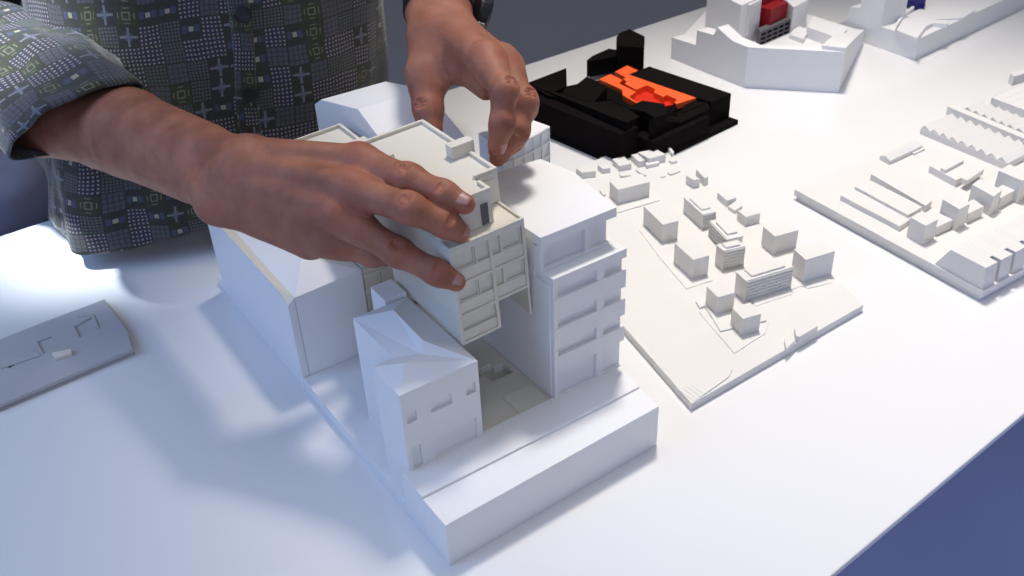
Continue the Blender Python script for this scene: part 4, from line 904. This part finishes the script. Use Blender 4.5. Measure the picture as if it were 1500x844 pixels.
for i in range(5):        # folds of skin in the web between thumb and first finger
    xx = 648 + i * 3.2; a, b = cp(xx, 82 + i, 0.722), cp(xx - 1.5 + i * 0.6, 118 - i * 1.5, 0.722); 
    fd.cap('all', a, b, 0.0003, 0.0004, 0.001, sub=True)
armL = fd.mesh('all'); del fd
# ---- torso, shoulders and neck under the shirt, coarse
sh_r, sh_l, hip = np.array([-0.49, 1.06, 0.42]), np.array([-0.12, 1.14, 0.44]), np.array([-0.31, 1.08, -0.05])
el_r, el_l = cp(60, 160, 0.885), cp(640, -260, 1.0)
fd = Field([sh_r, sh_l, hip, el_r, el_l, np.array([-0.3, 1.06, 0.60])], 0.14, 0.005)
fd.cap('t', hip, np.array([-0.30, 1.05, 0.20]), 0.10, 0.11, 0.05, flat=((0.2, -0.98, 0), 1.25)); fd.cap('t', np.array([-0.30, 1.05, 0.20]), np.array([-0.30, 1.08, 0.38]), 0.12, 0.12, 0.06, flat=((0.2, -0.98, 0), 1.3))
fd.cap('t', sh_r, sh_l, 0.055, 0.055, 0.05); fd.cap('t', np.array([-0.30, 1.08, 0.44]), np.array([-0.30, 1.05, 0.58]), 0.055, 0.050, 0.05)
fd.cap('t', sh_r, cp(-60, 95, 1.02), 0.050, 0.043, 0.02); fd.cap('t', cp(-60, 95, 1.02), el_r, 0.0425, 0.039, 0.02); fd.cap('t', sh_l, el_l, 0.050, 0.038, 0.02)
torso = fd.mesh('t', 4); del fd
body = np_mesh('body', [armR, armL, torso], SKIN, person, tones)
for p, d, u_, r, nl in nails:
    if nl != 'skip': nail(person, p, d, u_, r, ln=0.0120, wd=0.0105)
# fine dark hair on the forearm, one mesh
hm = MB(); rh = np.random.RandomState(11); Vr = armR[0]; pv = np.array([RC.T @ (v - CP) for v in Vr[::7]]); ppx = PCX + F_PX * pv[:, 0] / -pv[:, 2]; ppy = PCY - F_PX * pv[:, 1] / -pv[:, 2]
e0, e1 = cp(60, 168, 0.885), cp(332, 258, 0.67); ax_ = norm(e1 - e0); cand = np.where((ppx > 110) & (ppx < 400))[0]; rh.shuffle(cand)
for ci in cand[:1500]:
    v = Vr[::7][ci]; t = (v - e0) @ ax_; c = e0 + ax_ * t; n_ = norm(v - c)
    if n_ @ norm(CP - v) < -0.3: continue
    side_ = norm(np.cross(ax_, n_)); d = norm(ax_ * 0.75 + side_ * (0.55 + 0.35 * rh.randn()) + n_ * 0.12); ln = 0.005 + 0.005 * rh.rand(); w = np.cross(d, n_) * 0.00005
    p1 = v + d * ln * 0.5 + n_ * 0.0007; p2 = v + d * ln - n_ * 0.0001
    hm.poly([v - w, v + w, p1 + w * 0.8, p1 - w * 0.8]); hm.poly([p1 - w * 0.8, p1 + w * 0.8, p2])
HAIR = plaster('arm_hair', (0.05, 0.028, 0.018), 0.6)
hm.build('arm_hair', HAIR, person, bevel=0, recalc=False)
# ------------------------------------------------------------------ shirt
def tube_mesh(name, rows, uvs, mat, parent, thick=0.0016, closed=True):
    off = np.array(abs_loc(parent)); nr, nc = len(rows), len(rows[0]); V = [tuple(p - off) for r in rows for p in r]; Fs = []; UV = []
    for i in range(nr - 1):
        for j in range(nc if closed else nc - 1):
            k = (j + 1) % nc; Fs.append((i * nc + j, i * nc + k, (i + 1) * nc + k, (i + 1) * nc + j))
            uu = lambda a, b: uvs[a][b] if b < len(uvs[a]) else uvs[a][-1]
            UV += [uvs[i][j], uvs[i][j + 1], uvs[i + 1][j + 1], uvs[i + 1][j]]
    me = bpy.data.meshes.new(name); me.from_pydata(V, [], Fs); ul = me.uv_layers.new(name='UVMap')
    for n_, q in enumerate(UV): ul.data[n_].uv = q
    for p in me.polygons: p.use_smooth = True
    me.materials.append(mat); o = bpy.data.objects.new(name, me); COL.objects.link(o); o.parent = parent
    sl = o.modifiers.new('cloth', 'SOLIDIFY'); sl.thickness = thick; sl.offset = 0
    return o
rng = np.random.RandomState(7)
def fold(ang, z, seeds):
    s_ = 0
    for (k, ph, a, zf) in seeds: s_ += a * math.sin(k * ang + ph + zf * z)
    return s_
seeds = [(3, 0.4, 0.0035, 9), (5, 1.9, 0.0030, -14), (8, 0.3, 0.0022, 21), (13, 2.2, 0.0012, -30), (21, 1.0, 0.0007, 40)]
keys = [  # z, cx, cy, a, b, theta
    (0.62, -0.30, 1.07, 0.075, 0.07, 0.10), (0.54, -0.30, 1.07, 0.14, 0.085, 0.10), (0.48, -0.30, 1.07, 0.185, 0.105, 0.12), (0.38, -0.297, 1.05, 0.182, 0.125, 0.15), (0.27, -0.295, 1.01, 0.175, 0.13, 0.18),
    (0.15, -0.302, 0.985, 0.178, 0.128, 0.22), (0.06, -0.315, 0.965, 0.180, 0.124, 0.30), (0.0, -0.325, 0.955, 0.182, 0.120, 0.38)]
TILE = 0.0188
def kval(z):
    ks = sorted(keys); zs = [k[0] for k in ks]; return [np.interp(z, zs, [k[i] for k in ks]) for i in range(1, 6)]
rows = []; uvs = []; NA = 200
for i in range(111):
    t = i / 110; row = []; uvr = []; acc = 0; prev = None
    for j in range(NA):
        ph = 2 * math.pi * j / NA; frn = math.cos(ph + math.pi / 2 + 0.75)          # 1 at the front left corner
        hemz = 0.066 - 0.046 * max(0, math.cos(ph - math.radians(228))) ** 1.5 + 0.03 * max(0, math.sin(ph))
        z = 0.62 + (hemz - 0.62) * t
        cx_, cy_, a, b, th = kval(z); e = 2.35; c, s_ = math.cos(ph), math.sin(ph)
        lowb = max(0, (0.16 - z) / 0.16); bulge = 1 + 0.05 * lowb * max(0, math.cos(ph - math.radians(222))) ** 3
        wr = fold(ph, z, seeds) * (0.6 + 1.5 * lowb)
        x = (a * bulge + wr) * np.sign(c) * abs(c) ** (2 / e); y = (b * bulge + wr) * np.sign(s_) * abs(s_) ** (2 / e)
        p = np.array([cx_ + x * math.cos(th) - y * math.sin(th), cy_ + x * math.sin(th) + y * math.cos(th), z]); row.append(p)
    rows.append(row)
ref = rows[70]; arc_ = [0]
for j in range(NA): arc_.append(arc_[-1] + np.linalg.norm(ref[(j + 1) % NA] - ref[j]))
for i in range(111):
    uvs.append([(arc_[j] / TILE, (0.62 - rows[i][j % NA][2]) / TILE + 0.15 * math.sin(arc_[j] * 9)) for j in range(NA + 1)])
shirt = tube_mesh('shirt', rows, uvs, FABRIC, person)
# stitched front band and buttons, set on the shirt's surface
from mathutils.bvhtree import BVHTree
bv = BVHTree.FromPolygons([tuple(p) for r in rows for p in r], [tuple(p.vertices) for p in shirt.data.polygons])
def hit(px, py):
    l, n_, i_, d_ = bv.ray_cast(Vector(CP), Vector(ray(px, py))); return (np.array(l), np.array(n_)) if l is not None else (None, None)
band_rows = []; band_uv = []
for i in range(60):
    py = -70 + i * 5.0; cxp = 348 + (py / 190.0) * 20 + 2.0 * math.sin(py * 0.03); rr = []; ru = []
    for j in range(7):
        q, n_ = hit(cxp - 16 + j * 5.3, py)
        if q is None: break
        if n_ @ (CP - q) < 0: n_ = -n_
        rr.append(q + n_ * (0.0022 if 0 < j < 6 else 0.0002)); ru.append(((j * 0.22) + 40.3, py / 27.0))
    if len(rr) == 7: band_rows.append(rr); band_uv.append(ru)
if len(band_rows) > 3: tube_mesh('front_band', band_rows, band_uv, FABRIC, shirt, 0.0010, closed=False)
for bx, by in ((356, 20), (367, 137), (344, -95)):
    q, n_ = hit(bx, by)
    if q is None: continue
    if n_ @ (CP - q) < 0: n_ = -n_
    n_ = norm(n_); a = norm(np.cross(n_, np.array([0, 0, 1.0]))); b_ = np.cross(n_, a); m = MB(); k = 28
    ringp = lambda r, h: [q + n_ * h + (a * math.cos(2 * math.pi * i / k) + b_ * math.sin(2 * math.pi * i / k)) * r for i in range(k)]
    prof = [(0.0078, 0.0025), (0.0080, 0.0044), (0.0070, 0.0050), (0.0056, 0.0044), (0.0012, 0.0043)]
    for r_, h_ in prof: m.v += [tuple(v) for v in ringp(r_, h_)]
    for s_ in range(len(prof) - 1):
        for i in range(k): m.f.append((s_ * k + i, s_ * k + (i + 1) % k, (s_ + 1) * k + (i + 1) % k, (s_ + 1) * k + i))
    m.f.append(tuple(range(k))); m.f.append(tuple((len(prof) - 1) * k + i for i in range(k))); m.build('button', WATCH, shirt, bevel=0)
def sleeve(axis, radii, cuff_n, nm, seed, hemz_fold=True):
    pts = [np.array(a) for a in axis]; n = 70; rows = []; uvs = []; rs = np.random.RandomState(seed); ph0 = rs.rand(6) * 6
    seg = [0]
    for a, b in zip(pts, pts[1:]): seg.append(seg[-1] + np.linalg.norm(b - a))
    up0 = np.array([0, 0, 1.0])
    for i in range(n):
        s_ = seg[-1] * i / (n - 1); p = np.array([np.interp(s_, seg, [q[k] for q in pts]) for k in range(3)])
        p2 = np.array([np.interp(min(s_ + 0.01, seg[-1]), seg, [q[k] for q in pts]) for k in range(3)]); p1 = np.array([np.interp(max(s_ - 0.01, 0), seg, [q[k] for q in pts]) for k in range(3)])
        d = norm(p2 - p1); t = s_ / seg[-1]; d = norm(d * (1 - t ** 3) + np.array(cuff_n) * t ** 3); a = norm(np.cross(d, up0)); b = np.cross(a, d)
        ra, rb = np.interp(s_, seg, [r[0] for r in radii]), np.interp(s_, seg, [r[1] for r in radii]); row = []; ur = []; A = 96
        hem = 0.0012 if t > 0.93 else 0
        for j in range(A):
            ph = 2 * math.pi * j / A
            w = 0.0040 * math.sin(3 * ph + ph0[0] + 18 * s_) + 0.0028 * math.sin(5 * ph + ph0[1] - 30 * s_) + 0.0016 * math.sin(9 * ph + ph0[2] + 55 * s_) + 0.0022 * math.sin(2 * ph + 60 * s_ + ph0[3]) * (1 - t)
            w += hem
            row.append(p + a * (ra + w) * math.cos(ph) + b * (rb + w) * math.sin(ph))
        for j in range(A + 1): ur.append((2 * math.pi * j / A * 0.060 / (TILE * 1.15), s_ / (TILE * 1.15) + 0.3))
        rows.append(row); uvs.append(ur)
    o = tube_mesh(nm, rows, uvs, FABRIC, person, 0.0018); return o
cn = norm(RC[:, 0] * 0.46 - RC[:, 1] * 0.89 - RC[:, 2] * 0.0)
sleeve([sh_r + np.array([0.02, 0, 0]), cp(-110, 50, 1.03), cp(-5, 100, 0.94), cp(80, 138, 0.875), cp(126, 180, 0.818)], [(0.080, 0.075), (0.076, 0.070), (0.066, 0.064), (0.061, 0.062), (0.0595, 0.064)], cn, 'sleeve', 3)
cn2 = norm(el_l - sh_l)
sleeve([sh_l + np.array([-0.02, 0, 0]), sh_l * 0.5 + el_l * 0.5, el_l + np.array([0, 0.02, 0.02])], [(0.07, 0.068), (0.066, 0.06), (0.06, 0.058)], cn2, 'sleeve', 5)
# trousers
m = MB()
for sx in (-0.095, 0.085):
    A_ = [np.array([-0.31 + sx, 1.10 + 0.1 * sx, z]) for z in (-0.05, -0.40, -0.74)]; R_ = [0.105, 0.075, 0.06]; k = 24
    for q, r in zip(A_, R_): m.v += [tuple(q + np.array([r * math.cos(2 * math.pi * i / k), r * 1.05 * math.sin(2 * math.pi * i / k), 0])) for i in range(k)]
    o_ = len(m.v) - 3 * k
    for s_ in range(2):
        for i in range(k): m.f.append((o_ + s_ * k + i, o_ + s_ * k + (i + 1) % k, o_ + (s_ + 1) * k + (i + 1) % k, o_ + (s_ + 1) * k + i))
    m.f.append(tuple(o_ + i for i in range(k))); m.f.append(tuple(o_ + 2 * k + i for i in range(k)))
tro = m.build('trousers', DENIM, person, bevel=0)
for p in tro.data.polygons: p.use_smooth = True
# wrist watch
wc = cp(642, 8, 0.786); wd_ = norm(cp(645, 60, 0.752) - cp(640, -60, 0.86)); wa = norm(RC[:, 0] - wd_ * (RC[:, 0] @ wd_)); wb = np.cross(wd_, wa)
if wb @ (CP - wc) < 0: wb = -wb
m = MB(); k = 48
def wring(r, h): return [wc + wd_ * h + wa * (0.0268 + r) * math.cos(2 * math.pi * i / k) + wb * (0.0245 + r) * math.sin(2 * math.pi * i / k) for i in range(k)]
pr_ = [(0, -0.010), (0.0024, -0.0095), (0.0024, 0.0095), (0, 0.010)]
for r, h in pr_: m.v += [tuple(v) for v in wring(r, h)]
for s_ in range(4):
    for i in range(k): m.f.append((s_ * k + i, s_ * k + (i + 1) % k, ((s_ + 1) % 4) * k + (i + 1) % k, ((s_ + 1) % 4) * k + i))
ws = root('wristwatch', wc, 'black wristwatch with a rubber strap on the wrist nearer the dark floor', 'watch')
m.build('strap', WATCH, ws, bevel=0)
nn = norm(wa * 0.93 - wb * 0.37); ta = np.cross(nn, wd_); cc_ = wc + wa * 0.0262 + nn * 0.004 - wb * 0.006
m = MB(); k = 32
for r, h in ((0.0185, 0.0), (0.0195, 0.002), (0.0195, 0.008), (0.0175, 0.0105), (0.016, 0.010)): m.v += [tuple(cc_ + nn * h + wd_ * r * math.cos(2 * math.pi * i / k) + ta * r * math.sin(2 * math.pi * i / k)) for i in range(k)]
for s_ in range(4):
    for i in range(k): m.f.append((s_ * k + i, s_ * k + (i + 1) % k, (s_ + 1) * k + (i + 1) % k, (s_ + 1) * k + i))
m.f.append(tuple(range(k))); m.f.append(tuple(4 * k + i for i in range(k))); wcse = m.build('watch_case', WATCH, ws, bevel=0)
m = MB(); kf = Fr(cc_ + nn * 0.004 + wd_ * 0.020, np.array([wd_, ta, nn]).T); m.box(kf, -0.001, 0.002, -0.003, 0.003, -0.003, 0.003); m.build('crown', METAL, wcse, bevel=0.0005)
# ------------------------------------------------------------------ padded stool behind the table, lower left
st = root('stool', cp(-5, 290, 1.55) * np.array([1, 1, 0]) + np.array([0, 0, -0.75]), 'padded stool in blue grey cloth behind the table at the far left', 'stool')
sc = cp(-22, 286, 1.5); m = MB(); k = 36; prf = [(0.0, 0.045), (0.06, 0.045), (0.088, 0.035), (0.094, 0.015), (0.092, -0.02), (0.085, -0.045), (0.0, -0.045)]
for r, h in prf[1:-1]: m.v += [tuple(sc + np.array([r * math.cos(2 * math.pi * i / k), r * math.sin(2 * math.pi * i / k), h])) for i in range(k)]
for s_ in range(len(prf) - 3):
    for i in range(k): m.f.append((s_ * k + i, s_ * k + (i + 1) % k, (s_ + 1) * k + (i + 1) % k, (s_ + 1) * k + i))
m.f.append(tuple(range(k))); STOOLC = plaster('pale_blue_grey_cloth', (0.26, 0.27, 0.36), 0.8, 0.2, 0.5, scale=120)
m.f.append(tuple((len(prf) - 3) * k + i for i in range(k))); o = m.build('seat', STOOLC, st, bevel=0)
for p in o.data.polygons: p.use_smooth = True
for i in range(3):
    an = 2.1 * i + 0.4; m = MB(); q = sc + np.array([0.06 * math.cos(an), 0.06 * math.sin(an), -0.045]); q2 = np.array([sc[0] + 0.14 * math.cos(an), sc[1] + 0.14 * math.sin(an), -0.75]); r = 0.009
    m.solid([q2 + np.array(v) for v in ((-r, -r, 0), (r, -r, 0), (r, r, 0), (-r, r, 0))], [q + np.array(v) for v in ((-r, -r, 0), (r, -r, 0), (r, r, 0), (-r, r, 0))]); m.build('leg', WATCH, st, bevel=0.001)
